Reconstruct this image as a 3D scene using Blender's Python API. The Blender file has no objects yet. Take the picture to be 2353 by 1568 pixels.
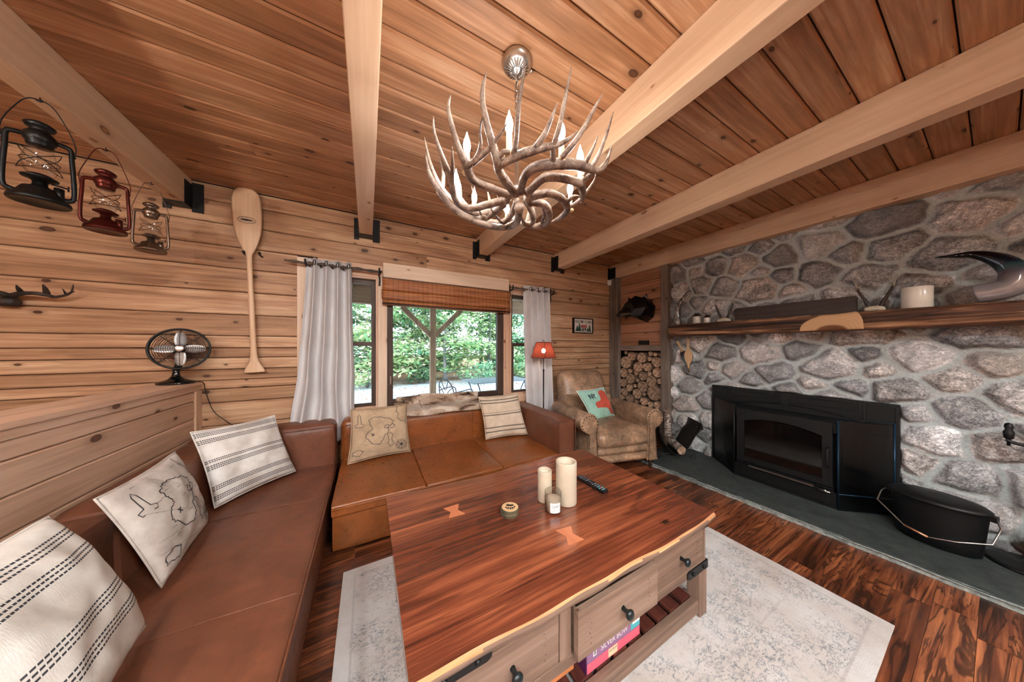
import bpy, bmesh, math, random
import numpy as np
from mathutils import Vector, Matrix, noise
R = math.radians
random.seed(7)
SC = bpy.context.scene
COL = SC.collection

# ------------------------------------------------------------------ camera
FPX, CXP, CYP, CAMH = 610.0, 1176.5, 797.0, 1.3
TH = math.atan(331.5/610)
SN, CS = math.sin(TH), math.cos(TH)
cam = bpy.data.cameras.new('camera'); camo = bpy.data.objects.new('camera', cam); COL.objects.link(camo)
cam.sensor_width = 36; cam.lens = FPX/2353*36; cam.shift_y = (CYP-784)/2353
cam.clip_start = 0.05; cam.clip_end = 200
camo.location = (0, 0, CAMH); camo.rotation_euler = (R(90), 0, -TH)
SC.camera = camo

def ray(u, v):
    a = (u-CXP)/FPX; b = (CYP-v)/FPX
    return Vector((SN+a*CS, CS-a*SN, b))
def at(u, v, X=None, Y=None, Z=None):
    r = ray(u, v)
    t = X/r.x if X is not None else (Y/r.y if Y is not None else (Z-CAMH)/r.z)
    return Vector((r.x*t, r.y*t, r.z*t+CAMH))

# ------------------------------------------------------------------ helpers
WM = {}
def wm(o): return WM.get(o.name, Matrix.Identity(4))
def tag(o, label=None, cat=None, group=None, kind=None):
    if label: o['label'] = label
    if cat: o['category'] = cat
    if group: o['group'] = group
    if kind: o['kind'] = kind
    return o
def thing(name, label, cat, loc=(0, 0, 0), rz=0, group=None, rot=None):
    o = bpy.data.objects.new(name, None); COL.objects.link(o)
    o.empty_display_size = 0.05
    o.location = loc; o.rotation_euler = rot if rot else (0, 0, rz)
    WM[o.name] = Matrix.Translation(Vector(loc)) @ o.rotation_euler.to_matrix().to_4x4()
    return tag(o, label, cat, group)
def place(o, loc, rot=(0, 0, 0)):
    o.location = loc; o.rotation_euler = rot
def copy_tree(o, parent=None, **kw):
    c = o.copy(); COL.objects.link(c)
    if parent: c.parent = parent
    for k, v in kw.items(): c[k] = v
    for ch in list(o.children): copy_tree(ch, c)
    return c

class MB:
    """collects shapes; build() links them as one mesh object"""
    def __init__(s):
        s.v = []; s.f = []; s.m = []; s.g = []; s.off = []; s.t = []; s.sm = []; s.uv = []; s.M = None
    def add(s, vs, fs, m=0, g=0, tone=None, smooth=False, uvs=None, off=None):
        n = len(s.v)
        if s.M is not None: vs = [s.M @ Vector(p) for p in vs]
        s.v += [tuple(p) for p in vs]
        if tone is None: tone = random.random()
        if off is None: off = (random.random()*20, random.random()*20)
        for i, f in enumerate(fs):
            s.f.append(tuple(n+k for k in f)); s.m.append(m); s.g.append(g); s.off.append(off); s.t.append(tone); s.sm.append(smooth)
            s.uv.append([uvs[k] for k in f] if uvs else None)
        return s
    def box(s, a, b, m=0, g=0, tone=None, T=None):
        x0, y0, z0 = a; x1, y1, z1 = b
        vs = [(x0,y0,z0),(x1,y0,z0),(x1,y1,z0),(x0,y1,z0),(x0,y0,z1),(x1,y0,z1),(x1,y1,z1),(x0,y1,z1)]
        if T is not None: vs = [T @ Vector(p) for p in vs]
        return s.add(vs, [(3,2,1,0),(4,5,6,7),(0,1,5,4),(1,2,6,5),(2,3,7,6),(3,0,4,7)], m, g, tone)
    def prism(s, poly, ax, lo, hi, m=0, g=0, tone=None, T=None, smooth=False):
        n = len(poly)
        def P(p, h):
            if ax == 0: q = (h, p[0], p[1])
            elif ax == 1: q = (p[0], h, p[1])
            else: q = (p[0], p[1], h)
            return T @ Vector(q) if T is not None else q
        vs = [P(p, lo) for p in poly]+[P(p, hi) for p in poly]
        area = sum(poly[i][0]*poly[(i+1) % n][1]-poly[(i+1) % n][0]*poly[i][1] for i in range(n))
        ccw = (area > 0) != (ax == 1)
        fs = [tuple(range(n)), tuple(range(2*n-1, n-1, -1))]
        if ccw: fs = [tuple(range(n-1, -1, -1)), tuple(range(n, 2*n))]
        for i in range(n):
            j = (i+1) % n
            fs.append((i, j, n+j, n+i) if ccw else (j, i, n+i, n+j))
        return s.add(vs, fs, m, g, tone, smooth)
    def tube(s, pts, r, n=8, m=0, tone=None, cap=True, closed=False, smooth=True, jit=0.0):
        pts = [Vector(p) for p in pts]; k = len(pts)
        rs = r if isinstance(r, (list, tuple)) else [r]*k
        vs = []; up = None
        for i in range(k):
            if closed: d = pts[(i+1) % k]-pts[i-1]
            else: d = pts[min(i+1, k-1)]-pts[max(i-1, 0)]
            if d.length < 1e-9: d = Vector((0, 0, 1))
            d.normalize()
            if up is None:
                up = Vector((0, 0, 1)) if abs(d.z) < .9 else Vector((1, 0, 0))
            up = (up-d*up.dot(d))
            if up.length < 1e-6: up = d.orthogonal()
            up.normalize(); w = d.cross(up)
            for j in range(n):
                a = 2*math.pi*j/n
                rr = rs[i]*(1+jit*(random.random()-.5))
                vs.append(pts[i]+(up*math.cos(a)+w*math.sin(a))*rr)
        fs = []
        for i in range(k if closed else k-1):
            a = i*n; b = ((i+1) % k)*n
            for j in range(n):
                fs.append((a+j, a+(j+1) % n, b+(j+1) % n, b+j))
        if cap and not closed:
            fs.append(tuple(range(n-1, -1, -1))); fs.append(tuple(range((k-1)*n, k*n)))
        return s.add(vs, fs, m, 0, tone, smooth)
    def lathe(s, prof, c=(0, 0, 0), n=24, m=0, tone=None, T=None, smooth=True, sx=1, sy=1):
        vs = []; fs = []; k = len(prof)
        for (r, z) in prof:
            for j in range(n):
                a = 2*math.pi*j/n
                p = Vector((c[0]+r*sx*math.cos(a), c[1]+r*sy*math.sin(a), c[2]+z))
                vs.append(T @ p if T is not None else p)
        for i in range(k-1):
            for j in range(n):
                fs.append((i*n+j, i*n+(j+1) % n, (i+1)*n+(j+1) % n, (i+1)*n+j))
        if prof[0][0] > 1e-5: fs.append(tuple(range(n-1, -1, -1)))
        if prof[-1][0] > 1e-5: fs.append(tuple(range((k-1)*n, k*n)))
        return s.add(vs, fs, m, 0, tone, smooth)
    def ball(s, c, r, n=10, m=0, sz=1, T=None, smooth=True):
        k = max(4, n//2+1)
        prof = [(max(0, r*math.sin(math.pi*i/k)), -r*sz*math.cos(math.pi*i/k)) for i in range(k+1)]
        return s.lathe(prof, c, n, m, T=T, smooth=smooth)
    def grid(s, fn, nu, nv, m=0, tone=None, flip=False, smooth=True, wrap=False):
        vs = []; uvs = []
        for j in range(nv+1):
            for i in range(nu+1):
                u = i/nu; v = j/nv
                vs.append(fn(u, v)); uvs.append((u, v))
        fs = []
        for j in range(nv):
            for i in range(nu):
                a = j*(nu+1)+i
                f = (a, a+1, a+nu+2, a+nu+1)
                fs.append(f[::-1] if flip else f)
        return s.add(vs, fs, m, 0, tone, smooth, uvs)
    def soft(s, lo, hi, r=.05, bulge=(0, 0, 0), n=10, m=0, T=None, tone=None, nz=0.0):
        lo = Vector(lo); hi = Vector(hi); c = (lo+hi)/2; h = (hi-lo)/2
        r = min(r, h.x*.99, h.y*.99, h.z*.99)
        tone = random.random() if tone is None else tone
        off = (random.random()*20, random.random()*20)
        def tt(i):
            x = -1+2*i/n
            return math.copysign(abs(x)**.75, x)
        for ax in range(3):
            for sg in (-1, 1):
                o1, o2 = (ax+1) % 3, (ax+2) % 3
                vs = []
                for j in range(n+1):
                    for i in range(n+1):
                        p = [0, 0, 0]; p[ax] = sg; p[o1] = tt(i); p[o2] = tt(j)
                        q = Vector((p[0]*h.x, p[1]*h.y, p[2]*h.z))
                        inn = Vector([max(-(h[k]-r), min(h[k]-r, q[k])) for k in range(3)])
                        d = q-inn
                        w = inn+d.normalized()*r if d.length > 0 else inn
                        for k in range(3):
                            a, b = (k+1) % 3, (k+2) % 3
                            ff = max(0, 1-(w[a]/h[a])**2)*max(0, 1-(w[b]/h[b])**2)
                            w[k] += math.copysign(min(1, abs(w[k])/h[k])**3, w[k])*bulge[k]*ff
                        w = c+w
                        if nz: w += noise.noise_vector(w*4)*nz
                        vs.append(T @ w if T is not None else w)
                fs = []
                for j in range(n):
                    for i in range(n):
                        a = j*(n+1)+i
                        f = (a, a+1, a+n+2, a+n+1)
                        fs.append(f if sg > 0 else f[::-1])
                s.add(vs, fs, m, 0, tone, True, off=off)
        return s
    def build(s, name, mats, parent=None, bevel=0, seg=2, sub=0, weld=False, smooth=None, label=None, solid=0, kind=None):
        me = bpy.data.meshes.new(name)
        if not isinstance(mats, (list, tuple)): mats = [mats]
        for m in mats: me.materials.append(m)
        me.from_pydata(s.v, [], s.f)
        nf = len(s.f)
        me.polygons.foreach_set('material_index', np.array(s.m, dtype=np.int32))
        sm = np.array(s.sm if smooth is None else [smooth]*nf, dtype=bool)
        me.polygons.foreach_set('use_smooth', sm)
        at_ = me.attributes.new('tone', 'FLOAT', 'FACE')
        at_.data.foreach_set('value', np.array(s.t, dtype=np.float32))
        uvl = me.uv_layers.new(name='UVMap')
        arr = np.zeros((len(me.loops), 2), dtype=np.float32)
        V = s.v; li = 0
        for fi, f in enumerate(s.f):
            uu = s.uv[fi]
            if uu:
                for q in uu: arr[li] = q; li += 1
                continue
            p0, p1, p2 = V[f[0]], V[f[1]], V[f[2]]
            ax_, ay_, az_ = p1[0]-p0[0], p1[1]-p0[1], p1[2]-p0[2]
            bx, by, bz = p2[0]-p0[0], p2[1]-p0[1], p2[2]-p0[2]
            nx, ny, nz = abs(ay_*bz-az_*by), abs(az_*bx-ax_*bz), abs(ax_*by-ay_*bx)
            k = 0 if nx >= ny and nx >= nz else (1 if ny >= nz else 2)
            g = s.g[fi]; o = s.off[fi]
            if g == k: a, b = (k+1) % 3, (k+2) % 3
            else:
                a = g; b = 3-g-k
            for q in f:
                p = V[q]; arr[li] = (p[a]+o[0], p[b]+o[1]); li += 1
        uvl.data.foreach_set('uv', arr.ravel())
        if parent is not None:
            M = wm(parent)
            me.transform(M.inverted())
        if weld:
            bm = bmesh.new(); bm.from_mesh(me); bmesh.ops.remove_doubles(bm, verts=bm.verts, dist=weld if isinstance(weld, float) else 1e-5)
            bm.to_mesh(me); bm.free()
        me.update()
        o = bpy.data.objects.new(name, me); COL.objects.link(o)
        if parent is not None:
            o.parent = parent; WM[o.name] = wm(parent)
        if bevel:
            b = o.modifiers.new('bevel', 'BEVEL'); b.width = bevel; b.segments = seg; b.limit_method = 'ANGLE'; b.angle_limit = R(40)
        if solid:
            b = o.modifiers.new('solid', 'SOLIDIFY'); b.thickness = solid; b.offset = 0
        if sub:
            b = o.modifiers.new('sub', 'SUBSURF'); b.levels = sub; b.render_levels = sub
        if label: o['label'] = label
        if kind: o['kind'] = kind
        return o

def struct(mb, name, mats, **k):
    o = mb.build(name, mats, **k); o['kind'] = 'structure'; return o
def spline(pts, n=6, rs=None):
    P = [Vector(p) for p in pts]; out = []; ro = []
    for i in range(len(P)-1):
        p0 = P[max(i-1, 0)]; p1 = P[i]; p2 = P[i+1]; p3 = P[min(i+2, len(P)-1)]
        for k in range(n):
            t = k/n
            out.append(.5*((2*p1)+(-p0+p2)*t+(2*p0-5*p1+4*p2-p3)*t*t+(-p0+3*p1-3*p2+p3)*t**3))
            if rs: ro.append(rs[i]*(1-t)+rs[i+1]*t)
    out.append(P[-1])
    if rs: ro.append(rs[-1]); return out, ro
    return out
_tc = {}
def text2d(txt, size=1.0, bold=0.0):
    """verts2d, faces of a text, baseline 0, starts at x=0"""
    cu = bpy.data.curves.new('txt', 'FONT'); cu.body = txt; cu.size = size; cu.offset = bold; cu.resolution_u = 3
    ob = bpy.data.objects.new('txt', cu); COL.objects.link(ob)
    me = bpy.data.meshes.new_from_object(ob)
    vs = [tuple(v.co[:2]) for v in me.vertices]; fs = [tuple(p.vertices) for p in me.polygons]
    bpy.data.objects.remove(ob); bpy.data.curves.remove(cu); bpy.data.meshes.remove(me)
    return vs, fs
def puttext(mb, txt, x0, y0, w, h, fn, m=0, bold=0.0):
    vs, fs = text2d(txt, 1.0, bold)
    if not vs: return
    xs = [v[0] for v in vs]; ys = [v[1] for v in vs]
    ax, bx, ay, by = min(xs), max(xs), min(ys), max(ys)
    mb.add([fn(x0+(v[0]-ax)/(bx-ax)*w, y0+(v[1]-ay)/(by-ay)*h) for v in vs], fs, m)

# ------------------------------------------------------------------ materials
def srgb(r, g, b):
    return tuple(((c/255)/12.92 if c/255 <= .04045 else (((c/255)+.055)/1.055)**2.4) for c in (r, g, b))+(1,)
class NT:
    def __init__(s, name):
        s.mat = bpy.data.materials.new(name); s.mat.use_nodes = True
        s.t = s.mat.node_tree; s.t.nodes.clear()
        s.out = s.t.nodes.new('ShaderNodeOutputMaterial')
    def n(s, ty, **k):
        nd = s.t.nodes.new('ShaderNode'+ty)
        for a, b in k.items(): setattr(nd, a, b)
        return nd
    def l(s, a, b): s.t.links.new(a, b)
    def val(s, sock, v):
        if hasattr(v, 'is_output'): s.l(v, sock)
        else: sock.default_value = v
    def math(s, op, a, b=None, clamp=False):
        nd = s.n('Math', operation=op, use_clamp=clamp); s.val(nd.inputs[0], a)
        if b is not None: s.val(nd.inputs[1], b)
        return nd.outputs[0]
    def mix(s, f, a, b, bt='MIX'):
        nd = s.n('Mix', data_type='RGBA', blend_type=bt); s.val(nd.inputs[0], f); s.val(nd.inputs[6], a); s.val(nd.inputs[7], b)
        return nd.outputs[2]
    def map(s, vec, sc=(1, 1, 1), loc=(0, 0, 0), rot=(0, 0, 0)):
        nd = s.n('Mapping'); s.l(vec, nd.inputs[0]); nd.inputs['Scale'].default_value = sc; nd.inputs['Location'].default_value = loc
        nd.inputs['Rotation'].default_value = rot
        return nd.outputs[0]
    def noise(s, vec, sc=5, det=4, ro=.55, dist=0, dim='3D'):
        nd = s.n('TexNoise', noise_dimensions=dim); s.l(vec, nd.inputs['Vector'])
        nd.inputs['Scale'].default_value = sc; nd.inputs['Detail'].default_value = det; nd.inputs['Roughness'].default_value = ro
        nd.inputs['Distortion'].default_value = dist
        return nd.outputs['Fac']
    def ramp(s, f, stops, interp='LINEAR'):
        nd = s.n('ValToRGB'); s.l(f, nd.inputs[0]); cr = nd.color_ramp; cr.interpolation = interp
        while len(cr.elements) < len(stops): cr.elements.new(.5)
        for e, (p, c) in zip(cr.elements, stops):
            e.position = p; e.color = c if len(c) == 4 else (c[0], c[1], c[2], 1)
        return nd.outputs[0]
    def rng(s, v, a, b, c=0, d=1, smooth=True):
        nd = s.n('MapRange', interpolation_type='SMOOTHSTEP' if smooth else 'LINEAR'); s.val(nd.inputs[0], v)
        for i, q in enumerate((a, b, c, d)): nd.inputs[i+1].default_value = q
        return nd.outputs[0]
    def bsdf(s, col, rough=.5, metal=0, spec=.5, bump=None, bs=.3, bd=.01, **k):
        b = s.n('BsdfPrincipled'); s.val(b.inputs['Base Color'], col); s.val(b.inputs['Roughness'], rough); s.val(b.inputs['Metallic'], metal)
        b.inputs['Specular IOR Level'].default_value = spec
        for a, v in k.items(): s.val(b.inputs[a.replace('_', ' ')], v)
        if bump is not None:
            bn = s.n('Bump'); bn.inputs['Strength'].default_value = bs; bn.inputs['Distance'].default_value = bd
            s.l(bump, bn.inputs['Height']); s.l(bn.outputs[0], b.inputs['Normal'])
        s.l(b.outputs[0], s.out.inputs[0]); return b
    def uv(s):
        nd = s.n('UVMap', uv_map='UVMap'); return nd.outputs[0]
    def obj(s): return s.n('TexCoord').outputs['Object']
    def attr(s, nm, o='Fac'):
        nd = s.n('Attribute', attribute_name=nm); return nd.outputs[o]

def wood(name, dark, mid, light, knots=.4, rough=.55, tv=.35, bump=.25, gs=1.0, spec=.35, contrast=1.0, kc=(70, 38, 20), wav=.6, fig=.1, ff=34.0, coat=0.0):
    N = NT(name); uv = N.uv(); tone = N.attr('tone')
    g1 = N.noise(N.map(uv, (1.6*gs, 42*gs, 1)), 1, 6, .65, .3)
    g2 = N.noise(N.map(uv, (.55*gs, 7*gs, 1)), 1, 4, .6, wav)
    g3 = N.noise(N.map(uv, (2.5, 3.0, 1), (7, 3, 0)), 1, 3, .5)
    f = N.math('ADD', N.math('MULTIPLY', g1, .45), N.math('ADD', N.math('MULTIPLY', g2, .40), N.math('MULTIPLY', g3, .15)))
    f = N.math('ADD', N.math('MULTIPLY', N.math('SUBTRACT', f, .5), 2.0*contrast), .5, True)
    col = N.ramp(f, [(.12, srgb(*dark)), (.5, srgb(*mid)), (.85, srgb(*light))])
    if fig:
        sw = N.math('SINE', N.math('ADD', N.math('MULTIPLY', g2, ff), N.math('MULTIPLY', g1, 1.5)))
        col = N.mix(N.math('MULTIPLY', N.rng(sw, .25, 1.0), fig), col, srgb(*dark))
    vv = N.math('ADD', N.math('MULTIPLY', N.math('SUBTRACT', tone, .5), tv), 1.0)
    mul = N.n('CombineColor'); N.l(vv, mul.inputs[0]); N.l(N.math('POWER', vv, 1.15), mul.inputs[1]); N.l(N.math('POWER', vv, 1.35), mul.inputs[2])
    col = N.mix(1.0, col, mul.outputs[0], 'MULTIPLY')
    if knots > 0:
        vo = N.n('TexVoronoi', voronoi_dimensions='2D', feature='F1'); N.l(N.map(uv, (3.4, 6.4, 1)), vo.inputs['Vector']); vo.inputs['Scale'].default_value = 1.0
        sp = N.n('SeparateColor'); N.l(vo.outputs['Color'], sp.inputs[0])
        sel = N.math('LESS_THAN', sp.outputs[0], knots)
        rad = N.math('ADD', N.math('MULTIPLY', N.math('POWER', sp.outputs[1], 2.0), .085), .03)
        d = N.math('DIVIDE', N.math('ADD', vo.outputs['Distance'], N.math('MULTIPLY', N.math('SUBTRACT', g1, .5), .03)), rad)
        km = N.math('MULTIPLY', N.rng(d, 1.1, .75), sel)
        ring = N.math('MULTIPLY', N.rng(d, 2.6, .9), sel)
        col = N.mix(N.math('MULTIPLY', ring, .35), col, srgb(*[int(c*.85) for c in dark]))
        kcol = N.ramp(d, [(.0, srgb(*[min(255, int(c*1.5)) for c in kc])), (.55, srgb(*[min(255, int(c*1.3)) for c in kc])), (.8, srgb(*[int(c*.7) for c in kc])), (1, srgb(*kc))])
        col = N.mix(N.math('MULTIPLY', km, .9), col, kcol)
    N.bsdf(col, rough, 0, spec, g1, bump, .002, Coat_Weight=coat, Coat_Roughness=.13)
    return N.mat
def plain(name, c, rough=.5, metal=0, spec=.5, nz=0, bs=.2, bscale=200, **k):
    N = NT(name)
    col = srgb(*c)
    if nz:
        f = N.noise(N.obj(), 9, 5, .6)
        col = N.ramp(f, [(.3, srgb(*[max(0, int(q*(1-nz))) for q in c])), (.7, srgb(*[min(255, int(q*(1+nz))) for q in c]))])
    bp = N.noise(N.obj(), bscale, 3) if bs else None
    N.bsdf(col, rough, metal, spec, bp, bs, .001, **k)
    return N.mat
M_WALL = wood('pine_wall', (122, 84, 58), (184, 142, 108), (218, 184, 148), knots=.46, tv=.36, rough=.5, contrast=1.2, fig=.22, kc=(58, 30, 16))
M_CEIL = wood('pine_ceiling', (122, 84, 56), (180, 131, 94), (216, 178, 142), knots=.46, tv=.26, rough=.42, contrast=1.1, fig=.2, kc=(58, 30, 16))
M_BEAM = wood('beam_pine', (180, 142, 112), (210, 176, 144), (230, 202, 174), knots=.16, tv=.12, rough=.55, gs=.7, contrast=.8, kc=(120, 80, 50))
M_PALE = wood('pale_pine', (196, 164, 136), (222, 196, 170), (234, 214, 192), knots=.15, tv=.1, rough=.5, contrast=.7, kc=(130, 95, 70))
M_TRIM = wood('trim_pine', (164, 126, 100), (212, 174, 146), (234, 204, 178), knots=.2, tv=.12, rough=.5, contrast=.8)
M_BARN = wood('barn_wood', (66, 56, 50), (120, 106, 96), (162, 148, 136), knots=.3, tv=.2, rough=.85, bump=.6, kc=(40, 32, 28), contrast=1.2)
M_ALC = wood('pine_alcove', (124, 80, 58), (172, 124, 96), (202, 154, 124), knots=.4, tv=.25, rough=.5)
M_FLOOR = wood('floor_hardwood', (34, 16, 10), (114, 60, 35), (180, 108, 66), knots=.18, tv=.6, rough=.3, spec=.5, contrast=1.5, wav=2.2, kc=(24, 12, 8), gs=.9, fig=.75, ff=46.0)
M_TOP = wood('slab_wood', (46, 21, 17), (122, 62, 41), (178, 102, 66), knots=.04, tv=.1, rough=.24, spec=.6, coat=.75, contrast=1.35, gs=.75, wav=1.0, fig=.35, ff=50.0, bump=.06, kc=(30, 16, 10))
M_SAP = wood('sapwood_edge', (150, 96, 62), (206, 150, 104), (236, 196, 152), knots=.1, tv=.1, rough=.35, contrast=1.2)
M_TBODY = wood('weathered_table_wood', (72, 54, 44), (120, 95, 80), (152, 126, 108), knots=.12, tv=.18, rough=.6, contrast=1.1, gs=.8)
M_TDARK = wood('dark_slat_wood', (30, 14, 12), (72, 34, 26), (100, 52, 40), knots=.05, tv=.4, rough=.45)
M_DFRAME = wood('dark_window_wood', (40, 28, 22), (72, 54, 44), (96, 76, 64), knots=0, tv=.1, rough=.5)
M_PADDLE = wood('paddle_wood', (190, 152, 118), (220, 186, 152), (236, 206, 176), knots=.0, tv=.1, rough=.4, contrast=.7)
M_MANTEL = wood('live_edge_mantel', (26, 15, 11), (98, 62, 42), (184, 138, 100), fig=.5, knots=.25, tv=.1, rough=.6, contrast=2.0, wav=2.2, gs=.8, bump=.5, kc=(40, 22, 14))
M_ENDG = None
M_BLACK = plain('black_iron', (16, 16, 17), .45, .3, .5, bs=.25)
M_BLACKG = plain('black_gloss', (8, 9, 10), .12, 0, .6, bs=0)
M_INSERT = plain('cast_iron', (14, 15, 16), .5, .2, .45, bs=.3)
M_STEEL = plain('brushed_steel', (190, 186, 180), .28, 1, .5, bs=.05)
M_DARK = plain('void_black', (6, 6, 6), .9, bs=0)
M_GAP = plain('groove_brown', (34, 18, 11), .9, bs=0)
M_WHITE = plain('white_plastic', (225, 225, 222), .4, bs=0)
M_WAX = plain('ivory_wax', (202, 188, 166), .55, 0, .4, nz=.05, bs=.1, bscale=40, Subsurface_Weight=.3, Subsurface_Radius=(.02, .012, .008))
def glassmat(name, tint=(1, 1, 1, 1), rough=0.0, k=.08):
    N = NT(name)
    tr = N.n('BsdfTransparent'); tr.inputs[0].default_value = tint
    gl = N.n('BsdfGlossy'); gl.inputs['Roughness'].default_value = rough
    fr = N.n('Fresnel'); gm = N.n('NewGeometry'); N.l(N.math('SUBTRACT', 1.45, N.math('MULTIPLY', gm.outputs['Backfacing'], 1.45-1/1.45)), fr.inputs[0])
    mx = N.n('MixShader'); N.l(N.math('ADD', N.math('MULTIPLY', fr.outputs[0], .9), k, True), mx.inputs[0]); N.l(tr.outputs[0], mx.inputs[1]); N.l(gl.outputs[0], mx.inputs[2])
    N.l(mx.outputs[0], N.out.inputs[0]); return N.mat
M_GLASS = glassmat('window_glass', (.96, .98, .98, 1), 0, 0)
M_GLOBE = glassmat('lantern_glass', (.975, .975, .97, 1), .02, .10)
def emis(name, c, s):
    N = NT(name); e = N.n('Emission'); e.inputs[0].default_value = (c[0], c[1], c[2], 1); e.inputs[1].default_value = s
    N.l(e.outputs[0], N.out.inputs[0]); return N.mat
BULB_S = 105.0
M_BULB = emis('lit_bulb', (1.0, .96, .92), BULB_S)
M_BULB2 = emis('lit_lamp_bulb', (1.0, .88, .74), 52.0)

def leather(name, c, var=.22, rough=.38, stops=None):
    N = NT(name); o = N.obj()
    f = N.noise(o, 5.5, 6, .65, .6); f2 = N.noise(o, 38, 4, .6)
    f = N.math('ADD', N.math('MULTIPLY', f, .7), N.math('MULTIPLY', f2, .3))
    a = srgb(*[int(q*(1-var)) for q in c]); b = srgb(*c); d = srgb(*[min(255, int(q*(1+var))) for q in c])
    col = N.ramp(f, [(.32, a), (.5, b), (.7, d)])
    vo = N.n('TexVoronoi'); N.l(o, vo.inputs['Vector']); vo.inputs['Scale'].default_value = 420
    bm = N.math('ADD', N.math('MULTIPLY', vo.outputs['Distance'], .10), N.math('MULTIPLY', N.noise(o, 11, 5, .6, 1.2), 1.0))
    N.bsdf(col, N.rng(f2, .3, .7, rough-.06, rough+.1), 0, .45, bm, .35, .0028)
    return N.mat
M_LEATH1 = leather('leather_brown', (112, 66, 46), .16, .42)
M_LEATH2 = leather('leather_cognac', (134, 74, 34), .18, .32)
M_LEATH3 = leather('leather_tan', (148, 118, 94), .42, .33)

# ---- room shell -------------------------------------------------------
XL, XR, YB, YF, ZC = -3.2, 3.62, 2.95, -3.4, 2.575
def boards(mb, edges, fn, l0, l1, g, ch=.006, gap=.0015, th=.02, splits=None, m=0):
    """fn(l, w, d) -> world point; l along grain, w across, d depth into the room"""
    for i in range(len(edges)-1):
        a, b = edges[i]+gap, edges[i+1]-gap
        segs = [(l0, l1)] if splits is None else splits(a, b, l0, l1)
        for (p, q) in segs:
            sec = [(a, 0), (a, th-ch), (a+ch, th), (b-ch, th), (b, th-ch), (b, 0)]
            k = len(sec)
            vs = [fn(p, w, d) for w, d in sec]+[fn(q, w, d) for w, d in sec]
            fs = [tuple(range(k)), tuple(range(2*k-1, k-1, -1))]
            for j in range(k):
                jj = (j+1) % k; fs.append((j, k+j, k+jj, jj))
            mb.add(vs, fs, m, g)
def cut(rect):
    def f(a, b, l0, l1):
        (x0, x1, z0, z1) = rect
        if b <= z0+1e-3 or a >= z1-1e-3: return joints(l0, l1)
        out = []
        if x0 > l0: out += joints(l0, x0)
        if x1 < l1: out += joints(x1, l1)
        return out
    return f
rj = random.Random(11)
def joints(a, b):
    L = b-a
    if L > 2.2 and rj.random() < .55:
        c = a+L*rj.uniform(.25, .75); return [(a, c-.0008), (c+.0008, b)]
    return [(a, b)]

# floor
mb = MB(); y = YF
rf = random.Random(3)
while y < YB:
    w = .115
    x = XL-rf.random()*1.2
    while x < XR+.3:
        L = rf.uniform(.7, 1.7)
        a, b = max(x, XL), min(x+L, XR+.3)
        if b > a: mb.box((a+.0006, y+.0006, -.02), (b-.0006, y+w-.0006, 0), g=0, tone=rf.random())
        x += L
    y += w
mb.box((XL, YF, -.06), (XR+.3, YB, -.022), m=1)
struct(mb, 'floor', [M_FLOOR, M_DARK])
# ceiling
mb = MB()
e0 = .2195-.1355*26
edges = [e0+.1355*i for i in range(47) if e0+.1355*i < YB]+[YB]
boards(mb, edges, lambda l, w, d: (l, w, ZC-(d-.02)), XL, XR, 0, ch=.008, gap=.0026, splits=lambda a, b, p, q: joints(p, q))
mb.box((XL, YF, ZC+.02), (XR, YB+.1, ZC+.04), g=0, m=1)
struct(mb, 'ceiling', [M_CEIL, M_GAP])
# back wall with the window opening
WZ = [0, .2, .39, .53, .674, .857, .965, 1.034, 1.12, 1.212, 1.29, 1.388, 1.56, 1.745, 1.935, 2.105, 2.28, 2.45, ZC]
WR = (-.544, 2.19, .674, 2.105)
mb = MB()
boards(mb, WZ, lambda l, w, d: (l, YB-(d-.02), w), XL, XR, 0, splits=cut(WR), ch=.006, gap=.0022)
# structure core around the three openings
WIN = [(-.40, .087, .70, 1.98), (.173, 1.477, .70, 1.985), (1.575, 2.06, .70, 1.98)]
xs = [XL]+[q for w in WIN for q in w[:2]]+[XR]
for i in range(0, len(xs), 2): mb.box((xs[i], YB+.021, 0), (xs[i+1], YB+.12, ZC), g=0, m=1)
for w in WIN:
    mb.box((w[0], YB+.021, 0), (w[1], YB+.12, w[2]), g=0, m=1); mb.box((w[0], YB+.021, w[3]), (w[1], YB+.12, ZC), g=0, m=1)
struct(mb, 'wall_back', [M_WALL, M_GAP])
# other walls
mb = MB(); boards(mb, [z*.19 for z in range(13)]+[ZC], lambda l, w, d: (XL+(d-.02), l, w), YF, YB+.02, 1)
mb.box((XL-.1, YF, 0), (XL-.021, YB, ZC), g=1); struct(mb, 'wall_left', M_WALL)
mb = MB(); boards(mb, [z*.19 for z in range(13)]+[ZC], lambda l, w, d: (l, YF+(d-.02), w), XL, XR, 0)
mb.box((XL, YF-.1, 0), (XR, YF-.021, ZC), g=0); struct(mb, 'wall_front', M_WALL)
# alcove boards on the right wall (above the log niche)
mb = MB(); XA = 3.42
boards(mb, [1.24, 1.36, 1.50, 1.64, 1.80, 1.95, 2.09, 2.22, 2.37, ZC], lambda l, w, d: (XA-(d-.02), l, w), 2.07, YB, 1, ch=.006, gap=.0022)
mb.box((XA+.021, 2.07, 1.24), (XR, YB, ZC), g=1)
struct(mb, 'wall_alcove', M_ALC)
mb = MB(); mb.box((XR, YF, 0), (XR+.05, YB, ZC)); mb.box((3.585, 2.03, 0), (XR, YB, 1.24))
struct(mb, 'wall_niche', M_DARK)

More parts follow.
